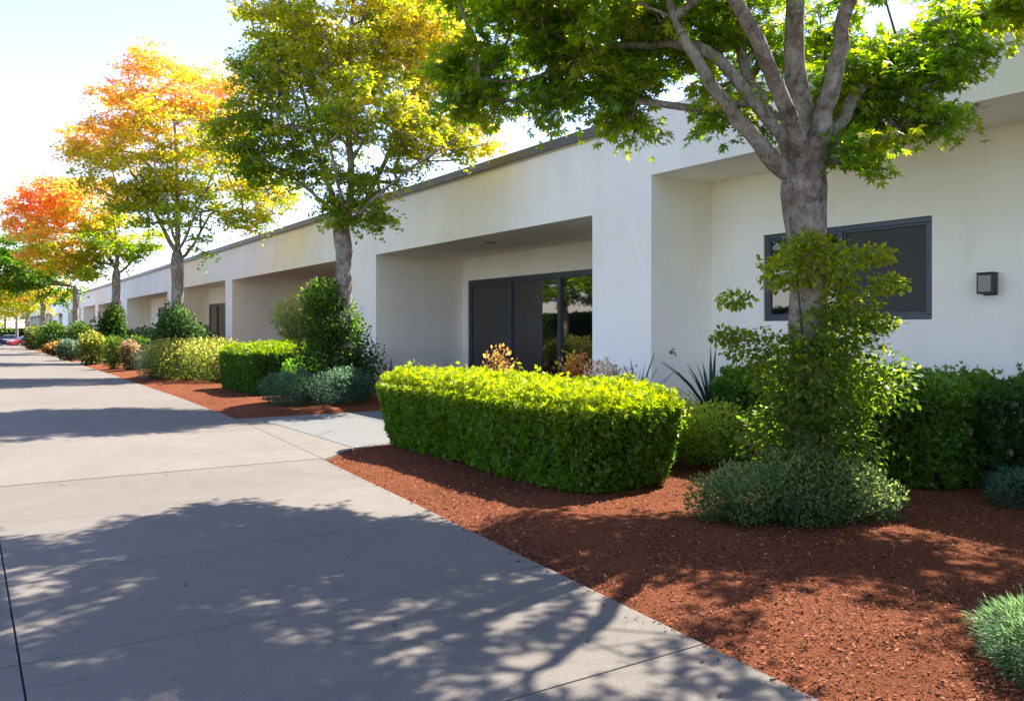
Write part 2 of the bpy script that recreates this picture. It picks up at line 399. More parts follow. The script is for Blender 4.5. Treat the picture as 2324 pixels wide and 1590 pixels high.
    if twigs:
        # twigs as thin triangular prisms
        o = np.stack([side, np.cross(side, HD), -(side + np.cross(side, HD))], 1) * .0028
        e0 = TP[:, None] + o; e1 = (TP + HD * LN[:, None] * .92 - Z3 * (.2 * LN[:, None]))[:, None] + o * .4
        mid = (TP + HD * LN[:, None] * .5 - Z3 * (.055 * LN[:, None]))[:, None] + o * .8
        V = np.concatenate([e0, mid, e1], 1).reshape(-1, 3); b = (np.arange(M) * 9)[:, None]
        qs = [(0, 1, 4, 3), (1, 2, 5, 4), (2, 0, 3, 5), (3, 4, 7, 6), (4, 5, 8, 7), (5, 3, 6, 8)]
        Fa = np.concatenate([b + np.array(q)[None] for q in qs])
        tw = np_mesh('twigs', V, Fa, M_bark, root); tw['kind'] = 'stuff'
    return root

def shrub(name, label, base, lobes, rng, n, size, tpl, pal, cat='shrub', group=None, droop=.2, shell=.45, mat=None, stems=6, tipup=.4, lumpf=4, out=.8, jit=.5):
    """lobes: (dx,dy,zc,rx,ry,rz,weight) metres about base; pal: list of linear colours low to high"""
    root = empty(name, (base[0], base[1], base[2] if len(base) > 2 else 0)); tag(root, label, cat, group)
    ws = np.array([l[6] for l in lobes], float); ws /= ws.sum(); Ps, Ns = [], []
    for l, w in zip(lobes, ws):
        k = int(n * w); u = rng.standard_normal((k, 3)); u /= np.linalg.norm(u, axis=1)[:, None]
        rr = 1 - shell * rng.uniform(0, 1, k) ** 1.6
        q = u * np.array(l[3:6]); sd_ = int(abs(base[0]) * 100) % 97
        rr = rr * (1 + .17 * lump(q, lumpf / max(.3, l[3]), sd_) + .10 * lump(q, 2.6 * lumpf / max(.3, l[3]), sd_ + 5))
        rr = rr + np.abs(rng.normal(0, .07, k)) * (rng.uniform(0, 1, k) < .5)
        p = np.array(l[0:3]) + q * rr[:, None]
        Ps.append(p); Ns.append(u)
    P = np.concatenate(Ps); U = np.concatenate(Ns)
    keep = P[:, 2] > .02; P, U = P[keep], U[keep]; k = len(P)
    tip = U * out + rng.normal(0, jit, (k, 3)); tip[:, 2] += tipup - droop
    nr = U * .5 + rng.normal(0, .5, (k, 3)); nr[:, 2] += .7
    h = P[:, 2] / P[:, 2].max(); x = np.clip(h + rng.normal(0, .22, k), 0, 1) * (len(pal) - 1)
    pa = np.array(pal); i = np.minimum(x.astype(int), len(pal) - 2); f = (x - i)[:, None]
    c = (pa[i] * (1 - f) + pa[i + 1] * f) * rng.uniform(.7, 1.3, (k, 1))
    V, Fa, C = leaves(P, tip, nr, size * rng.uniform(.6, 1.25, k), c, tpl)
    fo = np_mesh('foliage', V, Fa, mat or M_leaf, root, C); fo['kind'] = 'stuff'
    for j in range(stems):
        l = lobes[rng.integers(len(lobes))]; a = rng.uniform(0, 6.28)
        e = np.array([l[0] + l[3] * .6 * math.cos(a), l[1] + l[4] * .6 * math.sin(a), l[2] + l[5] * .45 * rng.uniform(.2, 1)])
        b0 = np.array([rng.normal(0, .04), rng.normal(0, .04), -.05]); m_ = (b0 + e) / 2 + np.array([0, 0, .12 * e[2]])
        mb = MB(); mb.tube([b0, m_, e], [.016, .011, .004], 5); mb.build('stem', M_stem, root, True)
    return root

def hedge(name, label, x0, x1, y0, y1, h, rng, dens, size, tpl, pal_side, pal_top, group=None, under=.12, topw=.0, skew=0.0, zg=0.0):
    cx, cy = (x0 + x1) / 2, (y0 + y1) / 2
    root = empty(name, (cx, cy, zg)); tag(root, label, 'hedge', group)
    a, b = (x1 - x0) / 2, (y1 - y0) / 2; zb = .05
    def shape(u, v, w):  # u,v,w in [-1,1] on box surface -> rounded, undercut
        r = .16
        z = zb + (w + 1) / 2 * (h - zb)
        k = 1 - under * (1 - (w + 1) / 2) ** 1.3
        # round corners in plan
        m = np.maximum(np.abs(u) * 1.0, 1e-6); ang = (np.abs(u) ** 12 + np.abs(v) ** 12) ** (1 / 12); ang = np.maximum(ang, 1)
        uu, vv = u / ang, v / ang
        tz = np.where(w > .75, (w - .75) / .25, 0); kk = k * (1 - .05 * tz ** 2)
        zz = z - .05 * (np.maximum(np.abs(u), np.abs(v)) > .9) * tz
        return np.stack([uu * a * kk + skew * vv * b, vv * b * (kk * .4 + .6), zz], 1)
    As = [2 * b * (h - zb), 2 * b * (h - zb), 2 * a * (h - zb), 2 * a * (h - zb), 4 * a * b]
    Ps, Ns, Tp = [], [], []
    for f, ar in enumerate(As):
        k = int(ar * dens * (1.25 if f == 4 else 1)); s, t = rng.uniform(-1, 1, k), rng.uniform(-1, 1, k); o = np.ones(k); zz = np.zeros(k)
        if f == 0: p = shape(-o, s, t); nn = np.stack([-o, zz, zz - .1], 1)
        if f == 1: p = shape(o, s, t); nn = np.stack([o, zz, zz], 1)
        if f == 2: p = shape(s, -o, t); nn = np.stack([zz, -o, zz], 1)
        if f == 3: p = shape(s, o, t); nn = np.stack([zz, o, zz], 1)
        if f == 4: p = shape(s, t, o); nn = np.stack([zz, zz, o], 1)
        dpt = rng.exponential(.045, k) - .02; dpt = np.minimum(dpt, .2)
        lm = lump(p, 2.6, 12) * .045 + lump(p, 5, 2) * .04 + lump(p, 16, 9) * .03 + lump(p, 38, 6) * .018
        p = p + nn * (lm - dpt)[:, None]
        if f == 4: p[:, 2] += np.abs(rng.normal(0, .034, k)) * np.maximum(0, 1 + lump(p, 17, 4))
        Ps.append(p); Ns.append(nn); Tp.append(np.full(k, f == 4))
    P = np.concatenate(Ps); Nn = np.concatenate(Ns); Tp = np.concatenate(Tp); k = len(P)
    tip = Nn * .75 + rng.normal(0, .5, (k, 3)); tip[:, 2] += .35
    nr = Nn * .6 + rng.normal(0, .6, (k, 3)); nr[:, 2] += .6
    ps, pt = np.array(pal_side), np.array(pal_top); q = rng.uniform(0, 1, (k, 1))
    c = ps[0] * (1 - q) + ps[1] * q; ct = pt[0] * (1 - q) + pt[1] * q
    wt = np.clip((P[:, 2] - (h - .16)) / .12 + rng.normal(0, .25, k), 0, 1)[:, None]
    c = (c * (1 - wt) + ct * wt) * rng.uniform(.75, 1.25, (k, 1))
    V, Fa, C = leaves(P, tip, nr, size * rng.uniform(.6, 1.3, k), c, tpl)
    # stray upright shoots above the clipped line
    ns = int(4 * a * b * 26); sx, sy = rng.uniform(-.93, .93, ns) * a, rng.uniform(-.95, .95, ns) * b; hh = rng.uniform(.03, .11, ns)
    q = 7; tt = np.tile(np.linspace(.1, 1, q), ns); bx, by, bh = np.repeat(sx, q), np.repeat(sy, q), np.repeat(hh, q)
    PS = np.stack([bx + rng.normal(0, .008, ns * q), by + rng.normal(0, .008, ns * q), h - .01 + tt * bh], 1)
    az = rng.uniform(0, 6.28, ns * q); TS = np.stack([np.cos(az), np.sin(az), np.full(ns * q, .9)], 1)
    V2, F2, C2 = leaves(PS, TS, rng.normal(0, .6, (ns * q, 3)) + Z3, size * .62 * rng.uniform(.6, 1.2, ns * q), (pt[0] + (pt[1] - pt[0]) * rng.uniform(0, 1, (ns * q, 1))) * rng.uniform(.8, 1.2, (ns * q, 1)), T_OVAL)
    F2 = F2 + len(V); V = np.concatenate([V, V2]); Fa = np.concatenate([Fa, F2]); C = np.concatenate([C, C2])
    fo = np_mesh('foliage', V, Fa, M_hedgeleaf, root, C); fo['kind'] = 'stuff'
    # solid dark core, added inside the leaves to block light
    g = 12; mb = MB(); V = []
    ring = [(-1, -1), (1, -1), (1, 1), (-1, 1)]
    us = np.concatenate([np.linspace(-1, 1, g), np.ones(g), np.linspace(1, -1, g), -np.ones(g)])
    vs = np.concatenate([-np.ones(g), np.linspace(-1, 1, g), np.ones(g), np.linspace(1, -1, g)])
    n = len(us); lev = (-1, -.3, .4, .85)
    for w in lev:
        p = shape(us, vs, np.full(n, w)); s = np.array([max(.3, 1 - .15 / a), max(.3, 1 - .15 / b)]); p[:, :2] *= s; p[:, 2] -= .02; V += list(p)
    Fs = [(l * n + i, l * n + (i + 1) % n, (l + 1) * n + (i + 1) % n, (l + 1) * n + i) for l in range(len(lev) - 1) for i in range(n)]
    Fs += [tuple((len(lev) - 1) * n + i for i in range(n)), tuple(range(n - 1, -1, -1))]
    mb.add(V, Fs); mb.build('light_block_core', M_hedgecore, root, True)
    for j in range(max(3, int((y1 - y0) / .45))):
        yy = -b * .85 + 1.7 * b * (j + .5) / max(3, int((y1 - y0) / .45)); m2 = MB()
        m2.tube([(rng.normal(0, .1), yy, -.06), (rng.normal(0, .12), yy + rng.normal(0, .05), zb + .15)], [.022, .015], 6); m2.build('stem', M_stem, root, True)
    return root
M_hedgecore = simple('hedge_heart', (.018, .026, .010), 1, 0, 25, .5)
# ------------------------------------------------------------------ ground, paths, beds
def edge_x(y):   # right-hand edge of the main path
    return float(np.interp(y, [-8, 0, 2.1, 4.3, 9.4, 14.3, 20, 32, 60, 110], [2.0, 2.66, 2.90, 3.08, 3.49, 3.84, 4.0, 4.16, 4.25, 4.3]))
def ground_z(y): return -0.6 * float(np.clip((y - 92) / 20, 0, 1))
rg = np.random.default_rng(11)
# ground: one sheet to the horizon, lowered beyond the path's end
ys = [-600, -20, 92, 97, 102, 107, 112, 200, 900, 2500]; xs = [-2500, -300, -20, 15, 300, 2500]
V = [(x, y, -.09 + ground_z(y) - (.0)) for y in ys for x in xs]
Fs = [(j * 6 + i, j * 6 + i + 1, (j + 1) * 6 + i + 1, (j + 1) * 6 + i) for j in range(len(ys) - 1) for i in range(5)]
tag(mesh_obj('ground', V, Fs, M_grass), kind='structure')
# parking lot beyond the path and beside the lawn on the left
tag(mesh_obj('parking_lot', [(-60, 112, -.66), (40, 112, -.66), (40, 150, -.66), (-60, 150, -.66)], [(0, 1, 2, 3)], M_asphalt), kind='structure')
tag(mesh_obj('road', [(-30, -40, -.06), (-13, -40, -.06), (-13, 91, -.06), (-30, 91, -.06)], [(0, 1, 2, 3)], M_asphalt), kind='structure')
tag(mesh_obj('bounce_paving', [(-7.6, -40, -.05), (-2.72, -40, -.05), (-2.72, 91, -.05), (-7.6, 91, -.05)], [(0, 1, 2, 3)], M_conc), kind='structure')  # unseen concrete strip, added to bounce sunlight onto the facade
# main path with separate slabs
path = empty('path', (0, 0, 0)); path['kind'] = 'structure'
def slab(parent, poly, z0, z1, mat, name='slab', bev=.004):
    mb = MB(); n = len(poly)
    mb.add([(x, y, z0) for x, y in poly] + [(x, y, z1) for x, y in poly],
           [tuple(range(n - 1, -1, -1)), tuple(range(n, 2 * n))] + [(i, (i + 1) % n, n + (i + 1) % n, n + i) for i in range(n)])
    return mb.build(name, mat, parent, bevel=bev)
JY = [-6.2, -4.7, -3.2, -1.7, -.2, 1.35, 2.85, 4.35, 5.9, 7.45, 9.4]
while JY[-1] < 62: JY.append(JY[-1] + (1.62 if JY[-1] < 30 else 3.2))
g = .004
for a, b in zip(JY[:-1], JY[1:]):
    tilt = rg.normal(0, .0012); m = (a + b) / 2
    slab(path, [(.21 + g, a + g), (edge_x(a), a + g), (edge_x(m), m), (edge_x(b), b - g), (.21 + g, b - g)], -.12, tilt, M_conc)
    slab(path, [(-2.7, a + g), (.21 - g, a + g), (.21 - g, b - g), (-2.7, b - g)], -.12, -tilt, M_conc)
tag(slab(path, [(-2.7, JY[-1] + g), (4.25, JY[-1] + g), (4.3, 92), (-2.7, 92)], -.12, 0, M_conc, 'far_paving'))
mesh_obj('ramp', [(-2.7, 92, 0), (4.3, 92, 0), (4.3, 112, -.6), (-2.7, 112, -.6)], [(0, 1, 2, 3)], M_conc, path)
# joint filler under the slabs
mesh_obj('joint_filler', [(-2.65, -6, -.03), (2.0, -6, -.03), (2.6, 0, -.03), (3.4, 9.4, -.03), (3.8, 15, -.03), (4.2, 92, -.03), (-2.65, 92, -.03)],
         [(0, 1, 2, 3, 4, 5, 6)], M_asphalt, path)
# building line
XF = 9.56
# walkways crossing the planting to the building
def walkway(pts, zt=.0):
    w = empty('walkway', (pts[0][0], pts[0][1], 0)); w['kind'] = 'structure'
    return w
wk = empty('walkway', (0, 0, 0)); wk['kind'] = 'structure'
# flare + strips up to the recess
yb0, yb1 = 10.2, 14.35
slab(wk, [(edge_x(9.4) + .012, 9.36), (4.15, 10.02), (4.15, yb1 + .0), (edge_x(14.4) + .012, 14.4), (edge_x(12) + .012, 12)], -.12, -.003, M_conc)
xw = 4.162
while xw < 12.2:
    x2 = min(xw + 1.55, 12.32); slab(wk, [(xw, yb0 - (.16 if xw < 4.2 else 0)), (x2 - .01, yb0), (x2 - .01, yb1), (xw, yb1)], -.12, rg.normal(-.002, .001), M_walk); xw = x2
wk2 = empty('walkway', (0, 0, 0)); wk2['kind'] = 'structure'
slab(wk2, [(4.2, 41), (XF, 41), (XF, 44), (4.22, 44)], -.12, -.003, M_conc)
slab(wk2, [(XF + .01, 37.6), (10.9, 37.6), (10.9, 46.3), (XF + .01, 46.3)], -.12, -.003, M_conc)
# recess paving in front of the glazed door, and bed strips
def bed(y0, y1, x1, mound, cut=None):
    ny = max(6, int((y1 - y0) / (.16 if y0 < 20 else .6))); nx = 46 if y0 < 20 else 14
    V = []; 
    for j in range(ny + 1):
        y = y0 + (y1 - y0) * j / ny; xa = edge_x(y) + .008
        ya = y
        for i in range(nx + 1):
            f = i / nx; x = xa + (x1 - xa) * f
            V.append((x, ya, 0))
    V = np.array(V); e = np.minimum(1, (V[:, 0] - np.array([edge_x(y) for y in V[:, 1]])) / .7)
    ey = np.minimum(1, np.minimum(V[:, 1] - y0, y1 - V[:, 1]) / .5)
    V[:, 2] = -.035 + mound * np.minimum(e, ey) + .014 * lump(V, 4, 1) * np.minimum(1, e * 3) + .006 * lump(V, 22, 2)
    if cut is not None:   # slanted end beside the walkway flare
        k = np.clip((V[:, 1] - (y1 - 1.5)) / 1.5, 0, 1); V[:, 1] -= k * np.clip((4.15 - V[:, 0]) / (4.15 - edge_x(y1)), 0, 1) * cut
    Fa = [(j * (nx + 1) + i, j * (nx + 1) + i + 1, (j + 1) * (nx + 1) + i + 1, (j + 1) * (nx + 1) + i) for j in range(ny) for i in range(nx)]
    o = np_mesh('planting_bed', V, Fa, M_mulch, None, smooth=True); o['kind'] = 'structure'; return o
bed(-6, 10.18, XF + 1.42, .07, cut=.82)
bed(14.37, 40.98, XF + 3.1, .07)
bed(44.02, 91.5, XF + 1.6, .07)
# loose bark chips lying on the near beds
N = 90000
Yc = np.concatenate([1.2 + 9.0 * rg.uniform(0, 1, int(N * .8)) ** 1.5, rg.uniform(14.4, 24, N - int(N * .8))])
ex = np.interp(Yc, [-8, 0, 2.1, 4.3, 9.4, 14.3, 20, 32], [2.0, 2.66, 2.90, 3.08, 3.49, 3.84, 4.0, 4.16])
Xc = ex + .02 + (7.4 - ex) * rg.uniform(0, 1, N) ** 1.2
ok = (Yc < 9.9) | (Yc > 14.4); ok &= ~((Yc < 11) & (Xc < 4.15) & (Yc > 9.3 - .0 + (Xc - 3.5) * 1.0)); Xc, Yc, ex = Xc[ok], Yc[ok], ex[ok]; N = len(Xc)
Zc = -.035 + .07 * np.minimum(1, (Xc - ex) / .7) + rg.uniform(-.004, .016, N)
sp_ = rg.choice(N, 420, replace=False); sp_ = sp_[Yc[sp_] < 9]; Xc[sp_] = ex[sp_] - np.abs(rg.normal(0, .05, len(sp_))); Zc[sp_] = .006
P = np.stack([Xc, Yc, Zc], 1); a = rg.uniform(0, 6.28, N); tip = np.stack([np.cos(a), np.sin(a), rg.normal(0, .3, N)], 1)
nr = rg.normal(0, .4, (N, 3)); nr[:, 2] += 1
pal = np.array([(.040, .013, .008), (.15, .050, .022), (.25, .092, .042), (.33, .15, .08)]); ci = rg.choice(4, N, p=[.28, .42, .26, .04])
T_CHIP = (np.array([(-.5, -.2, 0), (.5, -.16, .02), (.5, .16, 0), (-.5, .2, .03)]), np.array([(0, 1, 2, 3)]))
Vv, Fa, C = leaves(P, tip, nr, rg.uniform(.006, .02, N) * rg.choice([1, 1, 1, 1.5], N), pal[ci] * rg.uniform(.7, 1.3, (N, 1)), T_CHIP)
tag(np_mesh('bark_chips', Vv, Fa, M_chip, None, C), 'reddish brown bark chips covering the planting beds', 'mulch', kind='stuff')

# ------------------------------------------------------------------ building
ZR, ZC = 5.17, 4.98
BAYS = [  # y0, y1, depth, soffit, back-wall opening (y0,y1,z0,z1) or None
    (-7.5, 10.38, 1.42, 4.07, (6.38, 9.24, 1.64, 3.05)),
    (11.94, 21.5, 2.77, 3.58, (12.3, 21.2, .0, 2.93)),
    (23.3, 36.4, 3.1, 3.62, (26.0, 35.7, .5, 3.2)),
    (37.5, 46.5, 1.35, 3.68, (41.5, 46.2, .0, 2.85)),
    (50, 64, 1.5, 3.66, (53, 61, .8, 3.0)),
    (66.5, 79, 2.8, 3.62, (69, 77, .0, 2.9)),
    (81, 89.5, 1.4, 3.66, (83, 88, .8, 2.9)),
    (92, 104, 2.8, 3.62, (94, 102, .0, 2.9)),
]
YE = 110.0
bld = empty('office_building', (XF, 0, 0))
tag(bld, 'long single storey cream stucco office building with deep square recessed bays', 'building')
bo = np.array([XF, 0, 0])
def wall_part(name, quads, mat=M_stucco, parent=bld, org=bo):
    mb = MB()
    for q in quads: mb.quad(*[tuple(np.array(p) - org) for p in q])
    return mb.build(name, mat, parent)
def rect_hole(x, y0, y1, z0, z1, o):
    """wall in plane X=x facing -X with rectangular opening o=(a,b,c,d)"""
    R = lambda a, b, c, d: [(x, a, c), (x, a, d), (x, b, d), (x, b, c)]
    if o is None: return [R(y0, y1, z0, z1)]
    a, b, c, d = o; out = []
    if a > y0: out.append(R(y0, a, z0, z1))
    if b < y1: out.append(R(b, y1, z0, z1))
    if c > z0: out.append(R(a, b, z0, c))
    if d < z1: out.append(R(a, b, d, z1))
    return out
ZB = -.7
qs = []
yprev = BAYS[0][0]
for (y0, y1, dp, zs, op) in BAYS:
    if y0 > yprev: qs.append([(XF, yprev, ZB), (XF, yprev, ZC), (XF, y0, ZC), (XF, y0, ZB)])
    qs.append([(XF, y0, zs), (XF, y0, ZC), (XF, y1, ZC), (XF, y1, zs)]); yprev = y1
qs.append([(XF, yprev, ZB), (XF, yprev, ZC), (XF, YE, ZC), (XF, YE, ZB)])
qs.append([(XF, YE, ZB), (XF, YE, ZC), (XF + 24, YE, ZC), (XF + 24, YE, ZB)])
qs.append([(XF, -7.5, ZB), (XF + 24, -7.5, ZB), (XF + 24, -7.5, ZC), (XF, -7.5, ZC)])
qs.append([(XF + 24, -7.5, ZB), (XF + 24, YE, ZB), (XF + 24, YE, ZC), (XF + 24, -7.5, ZC)])
wall_part('facade_wall', qs)
wall_part('roof', [[(XF + .02, -7.4, ZC - .15), (XF + 23.9, -7.4, ZC - .15), (XF + 23.9, YE - .1, ZC - .15), (XF + .02, YE - .1, ZC - .15)]], M_roof)
for (y0, y1, dp, zs, op) in BAYS:
    xb = XF + dp
    wall_part('recess_side_wall', [[(XF, y1, ZB), (xb, y1, ZB), (xb, y1, zs), (XF, y1, zs)]])
    wall_part('recess_side_wall', [[(XF, y0, ZB), (XF, y0, zs), (xb, y0, zs), (xb, y0, ZB)]])
    wall_part('soffit', [[(XF, y0, zs), (XF, y1, zs), (xb, y1, zs), (xb, y0, zs)]])
    bw = wall_part('recess_back_wall', rect_hole(xb, y0, y1, ZB, zs, op))
    # reveals
    a, b, c, d = op; rv = .09
    wall_part('window_reveal', [[(xb, a, d), (xb, b, d), (xb + rv, b, d), (xb + rv, a, d)], [(xb, b, c), (xb + rv, b, c), (xb + rv, b, d), (xb, b, d)],
                                [(xb, a, c), (xb, a, d), (xb + rv, a, d), (xb + rv, a, c)], [(xb, a, c), (xb + rv, a, c), (xb + rv, b, c), (xb, b, c)]])
# coping: dark metal over most of the run, the near end is capped in stucco
mb = MB(); mb.box((-.06, 11.5, ZC + .002), (.34, YE + .06, ZR)); mb.build('coping', M_coping, bld, bevel=.012)
mb = MB(); mb.box((-.03, 11.5, ZC - .035), (-.003, YE + .03, ZC + .0)); mb.build('coping_drip_edge', simple('drip_edge', (.42, .33, .20), .6, 0, 2, .1), bld)
mb = MB(); mb.box((.0005, -7.5, ZC + .001), (.34, 11.49, ZR - .01)); mb.build('coping', M_stucco, bld, bevel=.01)
# openings: frames, mullions and panes
def glazing(y0, y1, z0, z1, xb, ncol, fw=.085, screen=None, kind='window', sill=False, midrail=None):
    x = xb + .03 - XF
    w = empty(kind, (x, (y0 + y1) / 2, z0)); setpar(w, bld)
    hw = (y1 - y0) / 2; h = z1 - z0
    mb = MB(); t = .06
    mb.box((0, -hw, h - fw), (t, hw, h)); mb.box((0, -hw, 0), (t, hw, fw))
    mb.box((.001, -hw, fw), (t - .001, -hw + fw, h - fw)); mb.box((.001, hw - fw, fw), (t - .001, hw, h - fw))
    mb.build('frame', M_frame, w, bevel=.006)
    cw = 2 * hw / ncol
    for i in range(ncol):
        a, b = -hw + i * cw + (fw if i == 0 else fw / 2), -hw + (i + 1) * cw - (fw if i == ncol - 1 else fw / 2)
        m = MB(); xx = .035 + .004 * (i % 2); m.box((xx, a + .001, fw + .001), (xx + .012, b - .001, h - fw - .001))
        m.build('pane', M_glass if not (screen and i in screen) else M_screen, w)
        # sash bead around the pane
        sb = MB(); e = .035
        sb.box((.012, a, fw), (.05, a + e, h - fw)); sb.box((.012, b - e, fw), (.05, b, h - fw))
        sb.box((.013, a + e, h - fw - e), (.049, b - e, h - fw)); sb.box((.013, a + e, fw), (.049, b - e, fw + e)); sb.build('sash', M_frame, w, bevel=.004)
        if i: m = MB(); y = -hw + i * cw; m.box((-.012, y - fw / 2, fw), (t - .002, y + fw / 2, h - fw)); m.build('mullion', M_frame, w, bevel=.006)
    return w
for k, (y0, y1, dp, zs, op) in enumerate(BAYS):
    a, b, c, d = op; xb = XF + dp
    if k == 0: glazing(a, b, c, d, xb, 2, .075, screen=(0,))
    elif k == 1: glazing(a, b, max(c, -.0), d, xb, 4, .13, kind='glass_door')
    elif k == 2: glazing(a, b, c, d, xb, 5, .11)
    else: glazing(a, b, c, d, xb, 3 if b - a < 6 else 4, .11, kind='glass_door' if c == 0 else 'window')
# wall lamp in the near bay
def wall_lamp(y, z, xw):
    o = empty('wall_lamp', (xw, y, z)); tag(o, 'square bronze wall lamp with grey lens on the cream wall beside the big window', 'lamp')
    mb = MB(); mb.box((-.035, -.085, -.14), (.0, .085, .14)); mb.build('back_plate', M_lampmetal, o, bevel=.008)
    mb = MB(); mb.box((-.16, -.105, -.125), (-.036, .105, .135)); mb.build('housing', M_lampmetal, o, bevel=.012)
    mb = MB(); mb.box((-.168, -.08, -.10), (-.155, .08, .11)); mb.build('lens', M_lampglass, o, bevel=.004)
    mb = MB(); mb.box((-.12, .1055, -.10), (-.06, .112, .11)); mb.build('side_lens', M_lampglass, o, bevel=.003)
    mb = MB(); mb.box((-.17, -.11, .1355), (-.03, .11, .148)); mb.build('cap', M_lampmetal, o, bevel=.004)
wall_lamp(5.6, 2.08, XF + 1.42)
# garden tap on the return wall of the near recess
tp = empty('garden_tap', (10.0, 10.38, 1.12)); tag(tp, 'small metal garden tap on the shaded return wall beside the pillar', 'tap')
mb = MB(); mb.tube([(0, 0, 0), (0, -.07, 0), (0, -.11, -.02), (0, -.12, -.07)], [.014, .014, .013, .011], 8); mb.build('spout', M_brass, tp, True)
mb = MB(); mb.tube([(0, -.06, 0), (0, -.06, .05)], [.008, .008], 6); mb.tube([(-.035, -.06, .05), (.035, -.06, .055)], [.009, .009], 6); mb.build('handle', M_brass, tp, True)
mb = MB(); mb.tube([(0, 0, 0), (0, -.008, 0)], [.03, .03], 10); mb.build('flange', M_brass, tp, True)
# recessed soffit light in the second bay
p = at_depth(1122, 546, 19.2)
o = empty('soffit_light', (XF + .95, 17.0, 3.58)); tag(o, 'small round downlight in the soffit over the glass doors', 'lamp')
mb = MB(); mb.tube([(0, 0, -.012), (0, 0, 0)], [.11, .12], 16); mb.build('trim', M_lampmetal, o)
mb = MB(); mb.tube([(0, 0, -.016), (0, 0, -.0125)], [.07, .07], 16); mb.build('lens', M_lampglass, o)
# second building beyond, with a colonnade
b2 = empty('distant_building', (XF, 118, -.65)); tag(b2, 'pale distant building with a row of slim pillars beyond the office block', 'building')
mb = MB(); mb.box((2.5, 0, 0), (22, 60, 4.9)); mb.build('wall', M_stucco, b2)
mb = MB(); mb.box((-.6, -.6, 4.2), (2.49, 60.6, 5.3)); mb.build('canopy', M_stucco, b2)
mb = MB(); mb.box((-.65, -.65, 5.302), (22.5, 60.65, 5.45)); mb.build('coping', M_coping, b2)
for k in range(9):
    mb = MB(); mb.box((-.3, k * 7 + .2, 0), (.3, k * 7 + 1.0, 4.199)); mb.build('pillar', M_stucco, b2)
for k in range(8):
    mb = MB(); mb.box((2.42, k * 7 + 2, .8), (2.498, k * 7 + 6, 3.2)); mb.build('window', M_glass, b2)
# ------------------------------------------------------------------ trees
GT = 'maple trees in the planting bed along the office building'
# nearest maple, five limbs spreading above the clasping shrub
r1 = np.random.default_rng(5)
make_tree('maple_tree', 'green leaved maple with five thick pale limbs growing beside the big window', 7.1,
    [(1835, 0, .20), (1838, 900, .165), (1832, 740, .155), (1836, 640, .152), (1834, 560, .158), (1828, 480, .175), (1826, 435, .19), (1826, 400, .185), (1828, 365, .15), (1828, 330, .07)],
    [[(1790, 400, -.05), (1735, 335, -.1), (1640, 230, -.15), (1560, 110, -.1), (1500, -60, 0)],
     [(1815, 390, .1), (1775, 300, .25), (1715, 215, .4), (1670, 80, .6), (1640, -120, .8)],
     [(1825, 360, 0), (1812, 250, 0), (1803, 130, 0), (1800, 0, .0), (1810, -180, 0), (1790, -420, .1)],
     [(1845, 370, -.1), (1868, 270, -.15), (1900, 160, -.25), (1912, 60, -.4), (1960, -120, -.8), (1980, -300, -1)],
     [(1850, 380, .1), (1895, 300, .2), (1950, 200, .3), (2050, 95, .4), (2180, 25, .5), (2330, -60, .6)],
     [(1640, 130, .1), (1570, 105, .3), (1480, 98, .5), (1380, 112, .8), (1270, 150, 1.1), (1170, 190, 1.3)],
     [(1790, 260, -.3), (1690, 20, -1.0), (1500, -250, -1.6), (1380, -480, -2.1)]],
    [(1180, 70, 170, 130, 1.3, 1.0, 46), (1080, 180, 75, 70, 1.4, .6, 16), (1250, 210, 70, 40, 1.2, .4, 9), (1420, 190, 85, 75, .9, .5, 17), (1390, 60, 190, 80, .8, .9, 34),
     (1440, 255, 45, 25, .8, .25, 5), (1560, 60, 130, 80, .5, .9, 22), (1660, 130, 90, 70, .8, .6, 13), (1640, 235, 45, 30, .2, .3, 4), (1720, 300, 25, 20, .2, .2, 1),
     (1760, 30, 110, 90, 1.0, .9, 10), (1930, 70, 120, 110, .9, .9, 16), (1960, 170, 90, 60, .5, .6, 12), (2040, 200, 90, 70, .4, .5, 16), (2070, 280, 60, 40, .3, .4, 8),
     (1935, 345, 38, 30, -.1, .3, 5), (1930, 265, 60, 40, .7, .4, 7), (2120, 110, 110, 70, .4, .6, 14), (2230, -10, 120, 60, .6, .6, 14),
     (1300, -150, 420, 190, .4, 1.6, 58), (1600, -330, 430, 300, -.2, 1.8, 66), (2050, -170, 230, 110, 0, .9, 4),
     (1400, -480, 450, 260, -1.4, 1.4, 48), (1750, -560, 330, 220, -1.6, 1.1, 26), (2300, -420, 200, 160, -1.6, .7, 10), (1050, -220, 260, 150, 1.6, 1.1, 30), (1500, -760, 360, 180, .0, 1.4, 26), (2480, -140, 170, 130, .4, 1.0, 22), (2700, -300, 200, 150, 0, 1.0, 20)],
    r1, T_MAPLE, .080, 92, .37, lambda h, lat, cl, o: .20 + .12 * h + .08 * cl + .08 * o + .10 * np.clip((lat - 1.2) / 1.5, 0, 1), .15, GT, trunk_n=22, limb_r=[(.095, .03), (.085, .03), (.125, .05), (.105, .035), (.09, .016), (.06, .010), (.08, .02)])
